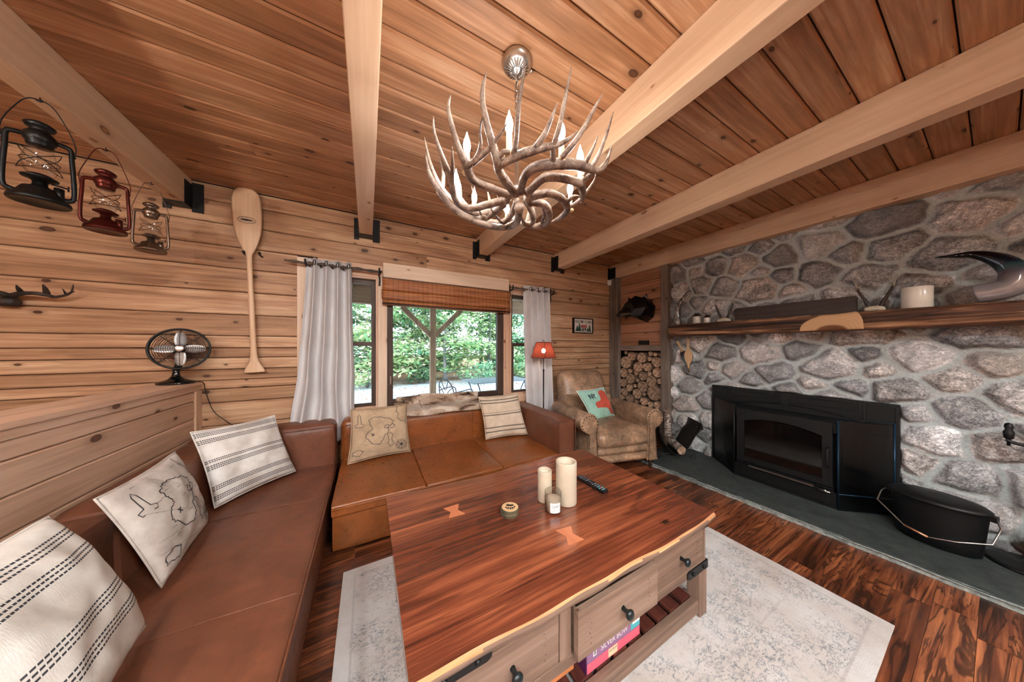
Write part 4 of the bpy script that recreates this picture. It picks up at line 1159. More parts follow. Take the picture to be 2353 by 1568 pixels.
# right horn (large, curling to the left)
X = 3.345
hp = [at(2262, 688, X=X), at(2318, 660, X=X), at(2334, 628, X=X), at(2300, 600, X=X), at(2245, 586, X=X), at(2195, 588, X=X), at(2148, 592, X=X)]
hp[0].z = zmt+.058; hp[0].y += .03
hn = horn('ornamental_horn', hp, [.060, .060, .052, .040, .025, .013, .0015], [M_HORN], 'large glossy black horn curling to the left at the right end of the mantel', 'horn', 20, 8)
def jug(x, y, r, h, cap, label, capm):
    t_ = thing('stoneware_jar', label, 'jar', (x, y, zmt), group='small jars on the mantel')
    mb = MB(); mb.lathe([(r*.95, zmt), (r, zmt+.004), (r, zmt+h), (r*.96, zmt+h+.003)], (x, y, 0), 24); mb.build('jar_body', M_CER, t_)
    mb = MB(); mb.lathe([(r, zmt+h+.003), (r*.98, zmt+h+.012), (r*.6, zmt+h+.022), (r*.45, zmt+h+.026), (r*.5, zmt+h+.034), (r*.5, zmt+h+cap), (0, zmt+h+cap)], (x, y, 0), 24)
    mb.tube([(x, y-r*.45, zmt+h+.03), (x, y-r*.85, zmt+h+.034), (x, y-r*.9, zmt+h+.014)], .004, 6)
    mb.build('jar_top', capm, t_)
M_CER = plain('pale_stoneware', (206, 200, 190), .25, 0, .6, nz=.04, bs=0)
jug(3.36, 1.685, .042, .082, .042, 'taller pale stoneware jug with a black top on the mantel', plain('black_glaze', (14, 12, 12), .12, 0, .6, bs=0))
jug(3.35, 1.575, .034, .056, .030, 'shorter pale jar with a dark brown top beside the taller jug', plain('brown_glaze', (56, 24, 20), .15, 0, .6, bs=0))
# roe antlers on skull plates
M_BONE = plain('skull_bone', (206, 194, 170), .6, nz=.08, bs=.3, bscale=60)
M_ANTD = hornmat('dark_antler', [(.35, srgb(24, 18, 14)), (.6, srgb(62, 46, 34))], .6)
M_ANTG = hornmat('pale_antler_tip', [(.35, srgb(110, 100, 86)), (.6, srgb(178, 168, 150))], .5)
def roe(x, y, sc, label, spread=1):
    t_ = thing('mounted_antlers', label, 'antlers', (x, y, zmt), group='small antlers on the mantel')
    mb = MB(); mb.soft((x-.045, y-.052*sc, zmt), (x+.03, y+.052*sc, zmt+.030), .014, bulge=(.004, 0, .012), n=8, nz=.006); mb.build('skull_plate', M_BONE, t_)
    for sg in (-1, 1):
        mb = MB()
        b_ = Vector((x, y+sg*.026*sc, zmt+.028)); P = [b_, b_+Vector((-.005, sg*.020*sc, .06*sc)), b_+Vector((.0, sg*.045*sc*spread, .13*sc)), b_+Vector((-.012, sg*.055*sc*spread, .17*sc))]
        q, r_ = spline(P, 5, [.014, .010, .008, .0055]); mb.tube(q, r_, 8, jit=.4); mb.build('antler', M_ANTD, t_)
        mb = MB(); e = P[-1]
        q, r_ = spline([e-Vector((0, 0, .012)), e+Vector((.004, sg*.008, .035*sc)), e+Vector((-.003, sg*.022*sc, .075*sc))], 4, [.0062, .0045, .001]); mb.tube(q, r_, 7)
        q, r_ = spline([e, e+Vector((.005, -sg*.018*sc, .016)), e+Vector((.008, -sg*.042*sc, .022*sc))], 4, [.0045, .0035, .001]); mb.tube(q, r_, 7)
        mb.build('antler_tip', M_ANTG, t_)
roe(3.36, 1.415, 1.0, 'small roe antlers on a skull plate beside the stoneware jars')
roe(3.36, .452, .93, 'small roe antlers on a skull plate between the dark board and white candle', 1.1)
mb = MB(); T = Matrix.Translation((3.408, 0, zmt)) @ Matrix.Rotation(R(6), 4, 'Y')
pts = []
for (cy, cz, a0) in ((1.326, .125, 0), (.56, .125, 90), (.56, .012, 180), (1.326, .012, 270)):
    for a in range(0, 91, 30): pts.append((cy+.016*math.cos(R(a0+a)), cz+.016*math.sin(R(a0+a))-.0005 if cz > .1 else max(.0, cz+.012*math.sin(R(a0+a)))))
mb.prism(pts, 0, 0, .022, g=1, T=T)
tag(mb.build('wooden_board', wood('dark_plank', (36, 26, 24), (68, 54, 50), (92, 78, 72), knots=.15, rough=.6), bevel=.002), 'long dark weathered board leaning against the stone at the back of the mantel', 'board')
mb = MB(); mb.lathe([(.062, zmt), (.064, zmt+.003), (.064, zmt+.143), (.062, zmt+.147), (.056, zmt+.147), (.053, zmt+.138), (0, zmt+.135)], (3.355, .278, 0), 40)
tag(mb.build('pillar_candle', plain('ivory_ceramic', (226, 220, 206), .22, 0, .5, nz=.02, bs=0)), 'wide glossy white candle standing on the mantel', 'candle')

# ---- bellows hanging on the stones ---------------------------------------
bl = thing('fire_bellows', 'pale wooden fireplace bellows with black leather hanging below the mantel', 'bellows', (3.41, 1.82, 1.2))
M_BEL = wood('bellows_wood', (176, 140, 100), (206, 172, 130), (220, 190, 150), knots=0, rough=.45, contrast=.6)
def tear(sc=1.0):
    L = [(0, -.02), (.011, .0), (.016, .03), (.044, .08), (.056, .125), (.052, .165), (.032, .20), (.015, .235), (.013, .29), (.017, .33), (.011, .345)]
    return [(y*sc, z) for y, z in L]+[(-y*sc, z) for y, z in L[::-1][:-1]]
def bpl(x0, ang, y0, z0, name):
    T = Matrix.Translation((x0, y0, z0)) @ Matrix.Rotation(ang, 4, 'X')
    mb = MB(); mb.prism(tear(.85), 0, 0, .012, g=2, T=T); return mb.build(name, M_BEL, bl, bevel=.003)
bpl(3.385, R(-1), 1.792, 1.055, 'front_paddle'); bpl(3.432, R(26)*-1, 1.80, 1.06, 'rear_paddle')
mb = MB(); q = [(1.80, 1.06), (1.78, 1.10), (1.755, 1.18), (1.775, 1.24), (1.85, 1.25), (1.90, 1.22), (1.885, 1.16), (1.83, 1.08)]
mb.prism([(y, z) for y, z in q], 0, 3.398, 3.430); 
for i in range(16):
    t_ = i/15; mb.ball((3.396, 1.885-.085*t_+.0*t_, 1.235-.16*t_), .006, 6)
mb.build('leather_bag', M_BLACKG, bl, bevel=.004)
mb = MB(); mb.tube([(3.41, 1.796, 1.06), (3.405, 1.79, .99)], [.008, .005], 8); mb.tube([(3.39, 1.792, 1.385), (3.40, 1.792, 1.425)], .003, 5); mb.build('nozzle', plain('aged_brass', (150, 130, 92), .35, .9, bs=0), bl)

# ---- faceted bear head -------------------------------------------------------
br = thing('wall_mounted_bear_head', 'glossy black faceted bear head mounted above the firewood niche', 'bear head', (3.41, 2.40, 1.8))
def hull(pts, name, mat, parent):
    bm = bmesh.new()
    for p in pts: bm.verts.new(p)
    bmesh.ops.convex_hull(bm, input=bm.verts)
    bmesh.ops.delete(bm, geom=[v for v in bm.verts if not v.link_faces], context='VERTS')
    me = bpy.data.meshes.new(name); bm.to_mesh(me); bm.free(); me.materials.append(mat)
    if parent is not None: me.transform(wm(parent).inverted())
    o = bpy.data.objects.new(name, me); COL.objects.link(o); o.parent = parent; return o
c0 = Vector((3.395, 2.335, 1.80)); c1 = Vector((3.23, 2.39, 1.85)); c2 = Vector((3.13, 2.44, 1.815)); c3 = Vector((3.02, 2.50, 1.735))
P = []
for (c, ry, rz, k, ph) in ((c0, .125, .165, 7, .2), (c1, .150, .150, 7, .6), (c2, .100, .095, 6, .1)):
    for i in range(k):
        a = 2*math.pi*i/k+ph; P.append(c+Vector((.01*math.sin(i*3), ry*math.cos(a), rz*math.sin(a))))
M_BEAR = plain('black_resin', (9, 10, 12), .16, 0, .6, bs=0)
hull(P, 'head', M_BEAR, br)
P = []
for (c, ry, rz, k, ph) in ((c2+Vector((.03, 0, -.035)), .085, .075, 6, .3), (c3, .045, .04, 5, .2)):
    for i in range(k):
        a = 2*math.pi*i/k+ph; P.append(c+Vector((0, ry*math.cos(a), rz*math.sin(a))))
hull(P, 'muzzle', M_BEAR, br)
for sg in (-1, 1):
    e = c1+Vector((.03, sg*.11, .125)); hull([e+Vector(v) for v in ((0, -.035, -.03), (0, .035, -.03), (.03, 0, -.03), (-.01, sg*.02, .035), (.02, sg*.03, .02), (-.02, 0, 0))], 'ear', M_BEAR, br)
mb = MB(); mb.box((3.412, 2.318, 1.325), (3.4195, 2.478, 1.386)); mb.box((3.408, 2.33, 1.335), (3.412, 2.466, 1.376))
tag(mb.build('wall_plate', M_BLACK, bevel=.002), 'small black metal plate on the boards above the firewood niche', 'wall plate')

# ---- firewood ---------------------------------------------------------------
N = NT('log_end'); o = N.obj(); r_ = N.n('VectorMath', operation='LENGTH')
mp = N.map(o, (0, 1, 1)); N.l(mp, r_.inputs[0])
inf = N.n('ObjectInfo')
ln = N.math('ADD', r_.outputs['Value'], N.math('MULTIPLY', N.noise(o, 14, 4), .02))
rg_ = N.math('SINE', N.math('MULTIPLY', ln, 620.0))
c_ = N.ramp(N.noise(N.map(o, (1, 1, 1)), 32, 5, .7), [(.36, srgb(104, 74, 56)), (.46, srgb(176, 140, 112)), (.56, srgb(208, 176, 148)), (.7, srgb(226, 200, 174))])
c_ = N.mix(N.math('MULTIPLY', N.rng(rg_, -.2, 1), .34), c_, srgb(112, 78, 56))
c_ = N.mix(N.rng(ln, .014, .004), c_, srgb(112, 74, 52))
hs = N.n('HueSaturation'); N.l(c_, hs.inputs['Color']); N.l(N.math('ADD', N.math('MULTIPLY', inf.outputs['Random'], .55), .62), hs.inputs['Value']); hs.inputs['Saturation'].default_value = .95
N.bsdf(hs.outputs[0], .85, 0, .2, N.noise(o, 90, 4, .7), .4, .003); M_LEND = N.mat
M_BARK = plain('log_bark', (88, 70, 58), .95, nz=.4, bs=.9, bscale=60)
L5 = [(212, 185, 78), (288, 108, 56), (415, 128, 64), (213, 62, 22), (530, 75, 30), (590, 85, 25), (655, 88, 27), (520, 143, 28), (608, 182, 66), (370, 245, 66), (487, 243, 59), (175, 320, 57), (268, 297, 28), (345, 325, 30), (433, 363, 56), (517, 332, 28), (617, 318, 62), (270, 395, 64), (363, 415, 24), (540, 427, 67), (652, 430, 36), (165, 443, 52), (262, 510, 46), (332, 488, 22), (428, 497, 70), (195, 560, 52), (357, 590, 62), (446, 593, 25), (580, 580, 97), (165, 632, 32), (265, 655, 54), (445, 685, 52), (345, 690, 26), (632, 742, 57), (632, 875, 66), (530, 730, 40), (200, 740, 50), (320, 780, 60), (430, 820, 55), (530, 830, 50), (250, 870, 55), (380, 930, 60), (520, 940, 55), (190, 1000, 55), (310, 1045, 56), (440, 1050, 58), (560, 1040, 50), (640, 985, 46), (200, 1110, 52), (310, 1160, 50), (425, 1165, 48), (540, 1140, 46), (630, 1085, 44)]
rl = random.Random(2)
def log_mesh(P0, P1, r0, seed, nm='log', ends=True, k=26, bark=M_BARK, end=M_LEND, parent=None):
    """bark part with the sawn face as its own sub-part"""
    P0 = Vector(P0); P1 = Vector(P1); d = (P1-P0).normalized()
    up = Vector((0, 0, 1)) if abs(d.z) < .8 else Vector((1, 0, 0)); a = d.cross(up).normalized(); b = d.cross(a).normalized()
    rs = random.Random(seed); ph = [rs.uniform(0, 6) for _ in range(3)]; am = [rs.uniform(0, .07), rs.uniform(0, .05), rs.uniform(0, .025)]
    rad = [r0*(1+am[0]*math.sin(2*t+ph[0])+am[1]*math.sin(3*t+ph[1])+am[2]*math.sin(7*t+ph[2])) for t in [2*math.pi*i/k for i in range(k)]]
    ring = lambda c, s_: [c+(a*math.cos(2*math.pi*i/k)+b*math.sin(2*math.pi*i/k))*rad[i]*s_ for i in range(k)]
    return ring, P0, P1, d, k
for i, (u, v, rr) in enumerate(L5):
    px_, py_ = 1400+u/5.6, 800+v/5.6
    jit_ = rl.uniform(-.012, .012)
    p = at(px_, py_, X=3.415+jit_)
    d = p.x*SN+p.y*CS
    r0 = rr/5.6*d/FPX*1.05
    y = min(2.785-r0*.8, max(2.128+r0*.75, p.y)); z = p.z
    if z-r0 > 1.23: continue
    z = min(z, 1.243-r0)
    c = Vector((p.x, y, z))
    lg = thing('firewood_log', None, 'firewood log', c)
    ring, P0, P1, dd_, k = log_mesh(c, c+Vector((.15, 0, 0)), r0, i*7+1)
    mb = MB(); A = ring(P0, 1.0); B = ring(P1, 1.0)
    mb.add(A+B+ring(P0, .93), [(j, (j+1) % k, k+(j+1) % k, k+j) for j in range(k)]+[(2*k+j, 2*k+(j+1) % k, (j+1) % k, j) for j in range(k)], 0, 0, .5, True)
    mb.build('bark', M_BARK, lg)
    mb = MB(); mb.add(ring(P0-dd_*.0008, .94), [tuple(range(k-1, -1, -1))], 0, 0, .5); mb.build('sawn_end', M_LEND, lg)
    lg['_y'] = y; lg['_z'] = z; lg['_r'] = r0
# every log gets a label that says which one it is
lgs = [o for o in COL.objects if o.name.startswith('firewood_log')]
zs = sorted(lgs, key=lambda o: -o['_z'])
rowsn = ['top', 'second', 'third', 'fourth', 'fifth', 'sixth', 'seventh', 'eighth', 'ninth', 'tenth', 'eleventh', 'twelfth']
i = 0; ri = 0
while i < len(zs):
    row = sorted(zs[i:i+5], key=lambda o: -o['_y'])
    for k, o in enumerate(row):
        szn = 'large' if o['_r'] > .062 else ('medium' if o['_r'] > .042 else 'small')
        pos = ['at the left end', 'second from the left', 'in the middle', 'second from the right', 'at the right end'][k] if len(row) == 5 else ['at the left', 'in the middle', 'at the right'][min(k, 2)]
        if len(row) == 2: pos = ['at the left', 'at the right'][k]
        o['label'] = '%s round firewood log %s of the %s row in the niche stack' % (szn, pos, rowsn[ri])
        o['group'] = 'firewood logs stacked in the wall niche'
        o['category'] = 'firewood log'
    i += 5; ri += 1
for o in lgs:
    for k in ('_y', '_z', '_r'): del o[k]

# ---- iron log holder with birch logs -----------------------------------------
lh = thing('log_holder', 'black sling log holder on scroll feet standing on the slate hearth', 'log holder', (3.12, 1.83, .041))
ax_ = Vector((.80, -.60, 0)); bx_ = Vector((.60, .80, 0)); C0 = Vector((3.125, 1.84, 0))
def lp(s, z, d): return C0+ax_*s+bx_*d+Vector((0, 0, z))
prof = [(-.205, .50), (-.19, .36), (-.13, .20), (-.05, .105), (.03, .095), (.11, .17), (.18, .30), (.235, .375), (.25, .45)]
pq = spline([Vector((a, b, 0)) for a, b in prof], 4)
mb = MB(); mb.grid(lambda u, v: lp(pq[min(int(round(u*(len(pq)-1))), len(pq)-1)].x, pq[min(int(round(u*(len(pq)-1))), len(pq)-1)].y, -.15+.30*v), len(pq)-1, 6)
mb.build('sling', plain('black_sheet_steel', (34, 34, 34), .42, .5, .5, bs=.2), lh, solid=.004)
def scroll(s0, sg, d):
    pts = [lp(s0*.1, .095, d), lp(s0*.5, .085, d), lp(s0*.9, .075, d)]
    cx_, cz_ = s0, .062
    for k in range(10):
        a = R(90-sg*0)-sg*k*R(50); rr = .034*(1-k*.075)
        pts.append(lp(cx_+rr*math.cos(a), cz_+rr*math.sin(a)-.0, d))
    return pts
mb = MB()
for d in (-.12, .12):
    for s0, sg in ((-.17, -1), (.17, 1)):
        q = scroll(s0, sg, d); zmin = min(p.z for p in q); q = [p+Vector((0, 0, .0455-zmin)) for p in q]; mb.tube(spline(q, 3), .0045, 6)
mb.tube([lp(0, .09, -.12), lp(0, .09, .12)], .005, 6)
mb.build('scroll_stand', M_BLACK, lh)
mb = MB()
mb.tube(spline([lp(.225, .385, -.07), lp(.275, .41, -.065), (lp(.315, .355, -.03)), lp(.315, .355, .03), lp(.275, .41, .065), lp(.225, .385, .07)], 5), .008, 8)
mb.tube(spline([lp(-.20, .48, -.06), lp(-.235, .53, -.05), lp(-.235, .53, .05), lp(-.20, .48, .06)], 5), .008, 8)
mb.build('handle', M_BLACK, lh)
M_BIRCH = plain('birch_bark', (168, 156, 148), .8, nz=.35, bs=.6, bscale=50)
N = NT('birch_bark_peeling'); o = N.obj(); f = N.noise(N.map(o, (12, 12, 30)), 1.4, 6, .75, 1)
N.bsdf(N.ramp(f, [(.34, srgb(40, 32, 30)), (.46, srgb(110, 90, 80)), (.56, srgb(188, 174, 164)), (.7, srgb(226, 220, 214))]), .85, 0, .2, f, .8, .006); M_BIRCH = N.mat
def loose_log(P0, P1, r0, seed, label, bark):
    c = Vector(P0); lg = thing('firewood_log', label, 'firewood log', c)
    ring, A0, A1, dd_, k = log_mesh(P0, P1, r0, seed)
    mb = MB(); A = ring(A0, 1.0); B = ring(A1, 1.0)
    mb.add(A+B, [(j, (j+1) % k, k+(j+1) % k, k+j) for j in range(k)], 0, 0, .5, True); mb.build('bark', bark, lg)
    for q, s_ in ((A0, -1), (A1, 1)):
        mb = MB(); mb.add(ring(q+dd_*s_*.0005, .99), [tuple(range(k)) if s_ > 0 else tuple(range(k-1, -1, -1))]); mb.build('sawn_end', M_LEND, lg)
loose_log(lp(.035, .150, -.17), lp(.045, .155, .12), .044, 5, 'short birch log lying in the black sling holder', M_BIRCH)
loose_log((3.275, 1.975, .20), (3.285, 1.985, .50), .042, 9, 'grey bark log standing upright behind the sling holder', M_BIRCH)
loose_log((3.28, 1.975, .0415), (3.28, 1.975, .1985), .05, 12, 'short dark log on the hearth under the upright log', M_BARK)

q_ = at(1509, 990, Y=1.985); mb = MB(); mb.soft((q_.x-.014, q_.y-.02, q_.z-.055), (q_.x+.014, q_.y+.02, q_.z+.045), .01, n=6, T=Matrix.Translation(q_) @ Matrix.Rotation(R(-22), 4, 'Y') @ Matrix.Translation(-q_))
tag(mb.build('lighter', plain('red_plastic', (196, 30, 24), .25, bs=0)), 'small red plastic lighter tucked behind the sling log holder', 'lighter')
# ---- kettle -----------------------------------------------------------------
kt = thing('ash_bucket', 'black oval lidded ash bucket with a wire bail handle on the hearth', 'bucket', (3.225, .198, .041))
KC = (3.225, .198); KR = R(-12)
T = Matrix.Translation((KC[0], KC[1], 0)) @ Matrix.Rotation(KR, 4, 'Z')
mb = MB(); mb.lathe([(.80, .0415), (.86, .046), (.89, .10), (.97, .27), (1.0, .305), (1.02, .312)], (0, 0, 0), 48, T=T @ Matrix.Diagonal((.125, .176, 1, 1)))
mb.build('bucket_body', M_BLACK, kt)
mb = MB(); mb.lathe([(1.03, .308), (1.05, .322), (1.0, .330), (.93, .338), (.6, .350), (0, .356)], (0, 0, 0), 48, T=T @ Matrix.Diagonal((.125, .176, 1, 1))); mb.build('lid', M_BLACK, kt)
mb = MB()
def kp(x, y, z): return T @ Vector((x, y, z))
hp_ = [kp(0, .192, .30), kp(-.05, .202, .275), kp(-.10, .202, .22), kp(-.165, .07, .135), kp(-.178, -.02, .120), kp(-.165, -.11, .150), kp(-.10, -.202, .185), kp(-.05, -.215, .27), kp(0, -.192, .30)]
mb.tube(hp_, .0042, 6)
mb.build('bail_handle', plain('bright_wire', (200, 196, 188), .3, 1, bs=0), kt)
mb = MB(); mb.tube([hp_[3].lerp(hp_[4], -.0), hp_[4].lerp(hp_[5], .0)], .0068, 8); mb.build('grip', plain('copper_grip', (196, 140, 108), .35, .6, bs=0), kt)
mb = MB(); mb.box((-.02, .170, .285), (.02, .196, .315), T=T); mb.box((-.02, -.196, .285), (.02, -.170, .315), T=T); mb.build('ear', M_BLACK, kt)

# ---- tool stand (right edge) -------------------------------------------------
tl = thing('fireplace_tool_set', 'black iron fireplace tool stand at the right end of the hearth', 'fireplace tools', (3.30, -.078, .041))
TY = -.078
mb = MB(); mb.lathe([(.13, .0415), (.13, .052), (.11, .058), (.03, .066), (.016, .08)], (3.30, TY, 0), 28); mb.tube([(3.30, TY, .06), (3.30, TY, .74)], .014, 8)
mb.tube(spline([(3.30, TY+.062, .755), (3.30, TY+.045, .742), (3.30, TY, .735), (3.30, TY-.06, .742)], 4), .009, 6)
mb.build('stand', M_BLACK, tl)
for nm, (px_, py_), z0 in (('poker', (3.30, TY+.055), .72), ('shovel', (3.30, TY-.10), .10), ('brush', (3.37, TY-.03), .12)):
    mb = MB(); mb.tube([(px_, py_, z0), (px_, py_, .80)], .006, 8)
    mb.lathe([(.006, .755), (.016, .765), (.018, .80), (.011, .815), (.015, .83), (.012, .848), (0, .855)], (px_, py_, 0), 14)
    if nm == 'shovel': mb.soft((px_-.012, py_-.05, .07), (px_+.012, py_+.05, .22), .01, n=5)
    if nm == 'brush': mb.lathe([(.03, .08), (.036, .12), (.02, .2), (.008, .22)], (px_, py_, 0), 14)
    mb.build('knob_finial' if nm == 'poker' else nm, M_BLACK, tl)
# ================================================================ antler chandelier
AX = Vector((.585, 1.03, 0))
cd = thing('antler_chandelier', 'antler chandelier with eight lit candle bulbs hanging from the plank ceiling', 'chandelier', (AX.x, AX.y, ZC))
mb = MB(); zc = ZC-.002
mb.lathe([(.066, zc), (.068, zc-.006), (.064, zc-.020), (.052, zc-.032), (.036, zc-.040), (.020, zc-.046), (.010, zc-.056)][::-1], (AX.x, AX.y, 0), 40)
for k in range(22):
    a = 2*math.pi*k/22
    mb.tube([(AX.x+r*math.cos(a), AX.y+r*math.sin(a), z) for r, z in ((.022, zc-.047), (.037, zc-.042), (.050, zc-.035))], .0025, 5)
mb.ball((AX.x+.074, AX.y, zc-.006), .008, 8)
mb.build('canopy', M_STEEL, cd)
mb = MB()
z = zc-.055; k = 0
while z > 2.20:
    a = (k % 2)*math.pi/2
    pts = [(AX.x+.009*math.cos(t)*math.cos(a), AX.y+.009*math.cos(t)*math.sin(a), z-.014+.016*math.sin(t)) for t in [2*math.pi*i/10 for i in range(10)]]
    mb.tube(pts, .0022, 5, closed=True); z -= .024; k += 1
mb.tube([(AX.x+.006, AX.y, zc-.05), (AX.x-.008, AX.y+.006, 2.42), (AX.x+.008, AX.y, 2.3), (AX.x, AX.y, 2.2)], .0022, 5)
mb.build('chain', M_STEEL, cd)
mb = MB(); mb.lathe([(0, 2.205), (.010, 2.20), (.012, 2.185), (.009, 2.17), (.009, 2.03), (.02, 2.02), (.024, 2.0), (.012, 1.985), (0, 1.98)][::-1], (AX.x, AX.y, 0), 16)
mb.build('stem', M_STEEL, cd)
N = NT('antler'); o = N.obj()
f = N.noise(N.map(o, (6, 6, 6)), 1.6, 5, .65, 1.0); g = N.noise(o, 95, 4, .7, 2.0)
f2 = N.math('ADD', N.math('MULTIPLY', f, .65), N.math('MULTIPLY', g, .35))
N.bsdf(N.ramp(f2, [(.33, srgb(54, 40, 34)), (.44, srgb(104, 84, 72)), (.56, srgb(160, 140, 124)), (.7, srgb(212, 200, 184))]), .42, 0, .45, g, .5, .004)
M_ANT = N.mat
def bowl(r):
    prof = [(0, 1.945), (.16, 1.935), (.28, 1.95), (.35, 2.0), (.39, 2.08), (.42, 2.18), (.435, 2.32)]
    if r >= .435: return 9
    for i in range(len(prof)-1):
        if r <= prof[i+1][0]:
            t = (r-prof[i][0])/(prof[i+1][0]-prof[i][0]); return prof[i][1]*(1-t)+prof[i+1][1]*t
def onbowl(u, v):
    """where the sight line through a pixel first meets the chandelier's bowl-shaped outline"""
    r = ray(u, v); best = None
    for i in range(900):
        t = .45+i*.0015
        p = Vector((r.x*t, r.y*t, r.z*t+CAMH)); q = Vector((p.x-AX.x, p.y-AX.y)).length
        if best is None or q < best[0]: best = (q, p)
        if q < .435 and p.z >= bowl(q): return p
    return best[1]
def C2(x, y): return (950+x/3.336, 80+y/3.336)
ANT = [  # (beam, [tines]) : points of the zoomed view, radius at each
 (([(770, 1190), (705, 1120), (655, 1040), (640, 960), (600, 820), (552, 640), (528, 460), (558, 282)], [30, 34, 34, 34, 30, 26, 20, 3]),
  [([(650, 1010), (740, 955), (860, 905), (980, 870), (1100, 845), (1190, 800), (1262, 736)], [34, 42, 44, 38, 26, 18, 4]),
   ([(760, 950), (788, 800), (805, 560), (828, 400), (858, 252)], [28, 25, 22, 17, 3]),
   ([(930, 870), (1000, 770), (1050, 660), (1105, 520)], [30, 26, 18, 3]),
   ([(640, 960), (690, 900), (740, 900)], [20, 24, 20])]),
 (([(835, 1165), (850, 1090), (915, 1025), (1040, 995), (1180, 990), (1290, 1005), (1400, 1040), (1470, 1000), (1520, 850)], [28, 32, 36, 40, 40, 36, 24, 18, 3]),
  [([(1070, 980), (1075, 850), (1120, 700), (1165, 480), (1212, 245)], [28, 27, 25, 20, 3]),
   ([(1130, 945), (1230, 830), (1320, 690), (1390, 560), (1455, 448)], [26, 26, 22, 16, 3]),
   ([(1310, 1000), (1345, 930), (1385, 850), (1415, 765)], [24, 20, 13, 3])]),
 (([(705, 1215), (600, 1180), (500, 1140), (440, 1090), (405, 1000), (345, 860), (295, 700), (268, 560), (285, 462)], [28, 30, 30, 32, 34, 24, 20, 14, 3]),
  [([(415, 1010), (480, 950), (515, 850), (510, 740), (525, 640)], [30, 24, 18, 12, 3]),
   ([(455, 985), (560, 895), (645, 790), (720, 676)], [28, 26, 18, 3])]),
 (([(690, 1262), (580, 1300), (460, 1330), (370, 1315), (318, 1250), (290, 1130), (240, 1020), (208, 910)], [28, 28, 26, 26, 26, 26, 16, 3]),
  [([(296, 1150), (300, 1000), (296, 856)], [24, 18, 3]), ([(285, 1080), (205, 890), (158, 740), (153, 622)], [22, 20, 14, 3])]),
 (([(655, 1310), (560, 1400), (450, 1415), (310, 1335), (205, 1215), (120, 1060), (92, 905)], [24, 26, 26, 26, 24, 18, 3]),
  [([(260, 1290), (190, 1230), (165, 1150)], [18, 12, 3])]),
 (([(815, 1345), (790, 1440), (700, 1475), (600, 1468), (480, 1430), (330, 1350), (220, 1240)], [32, 26, 26, 24, 22, 18, 3]),
  [([(690, 1462), (640, 1400), (585, 1320)], [16, 11, 3]), ([(560, 1440), (520, 1380), (500, 1330)], [14, 10, 3])]),
 (([(915, 1180), (990, 1105), (1100, 1095), (1200, 1115), (1280, 1150), (1300, 1230), (1285, 1290)], [30, 32, 30, 30, 30, 24, 6]),
  [([(1270, 1130), (1350, 1080), (1440, 1010), (1500, 930)], [26, 20, 14, 3]), ([(1300, 1080), (1400, 960), (1480, 760), (1532, 590)], [20, 20, 16, 3])]),
 (([(915, 1240), (1010, 1215), (1090, 1230), (1160, 1280), (1180, 1340), (1130, 1400), (1050, 1440)], [30, 30, 28, 28, 24, 20, 5]),
  [([(1165, 1300), (1230, 1240), (1290, 1250)], [20, 16, 4]), ([(1175, 1330), (1260, 1280), (1380, 1130), (1400, 1060)], [18, 16, 12, 3])]),
 (([(925, 1285), (1000, 1300), (1040, 1370), (1020, 1440), (930, 1470), (850, 1450), (830, 1390)], [30, 28, 26, 24, 22, 16, 4]),
  [([(985, 1440), (1000, 1370), (985, 1310)], [16, 12, 4])]),
]
for bi, (bm_, tines) in enumerate(ANT):
    root_a = None
    for ti, (pp, rr) in enumerate([bm_]+tines):
        P = [onbowl(*C2(*p)) for p in pp]
        rs = []
        for p, q in zip(P, rr):
            d = p.x*SN+p.y*CS; rs.append(max(.0012, q/3.336/FPX*d*(1.0 if ti == 0 else .80)))
        if ti == 0:
            # the burr end is pulled up into the middle of the fixture
            P[0] = P[0].lerp(Vector((AX.x, AX.y, P[0].z+.01)), .25)
        sp_, sr_ = spline(P, 6, rs)
        mb = MB(); mb.tube(sp_, sr_, 11, jit=.05 if ti else .10)
        if ti == 0: mb.ball(tuple(P[0]), rs[0]*1.25, 10)
        ob = mb.build('antler' if ti == 0 else 'tine', M_ANT, cd if ti == 0 else root_a)
        if ti == 0: root_a = ob
# far-side antlers, mirrored round the stem (they close the ring)
for k, az in enumerate((62, 100, 20)):
    a0 = R(az); P = []; rs = [.014, .016, .015, .014, .012, .009, .001]
    for r, da, z in ((.05, 0, 1.985), (.13, 8, 1.965), (.22, 18, 1.955), (.30, 30, 1.985), (.355, 42, 2.04), (.385, 52, 2.11), (.40, 58, 2.2)):
        P.append((AX.x+r*math.cos(a0+R(da)), AX.y+r*math.sin(a0+R(da)), z))
    q, r_ = spline(P, 5, rs); mb = MB(); mb.tube(q, r_, 10, jit=.06); ra = mb.build('antler', M_ANT, cd)
    for j, (dz, dr) in enumerate(((.20, .03), (.15, .02))):
        b_ = Vector(P[3+j]); e = Vector((b_.x+dr*math.cos(a0+R(20)), b_.y+dr*math.sin(a0+R(20)), b_.z+dz))
        q, r_ = spline([b_, b_.lerp(e, .5)+Vector((.01, -.01, 0)), e], 5, [.012, .009, .001]); mb = MB(); mb.tube(q, r_, 9); mb.build('tine', M_ANT, ra)
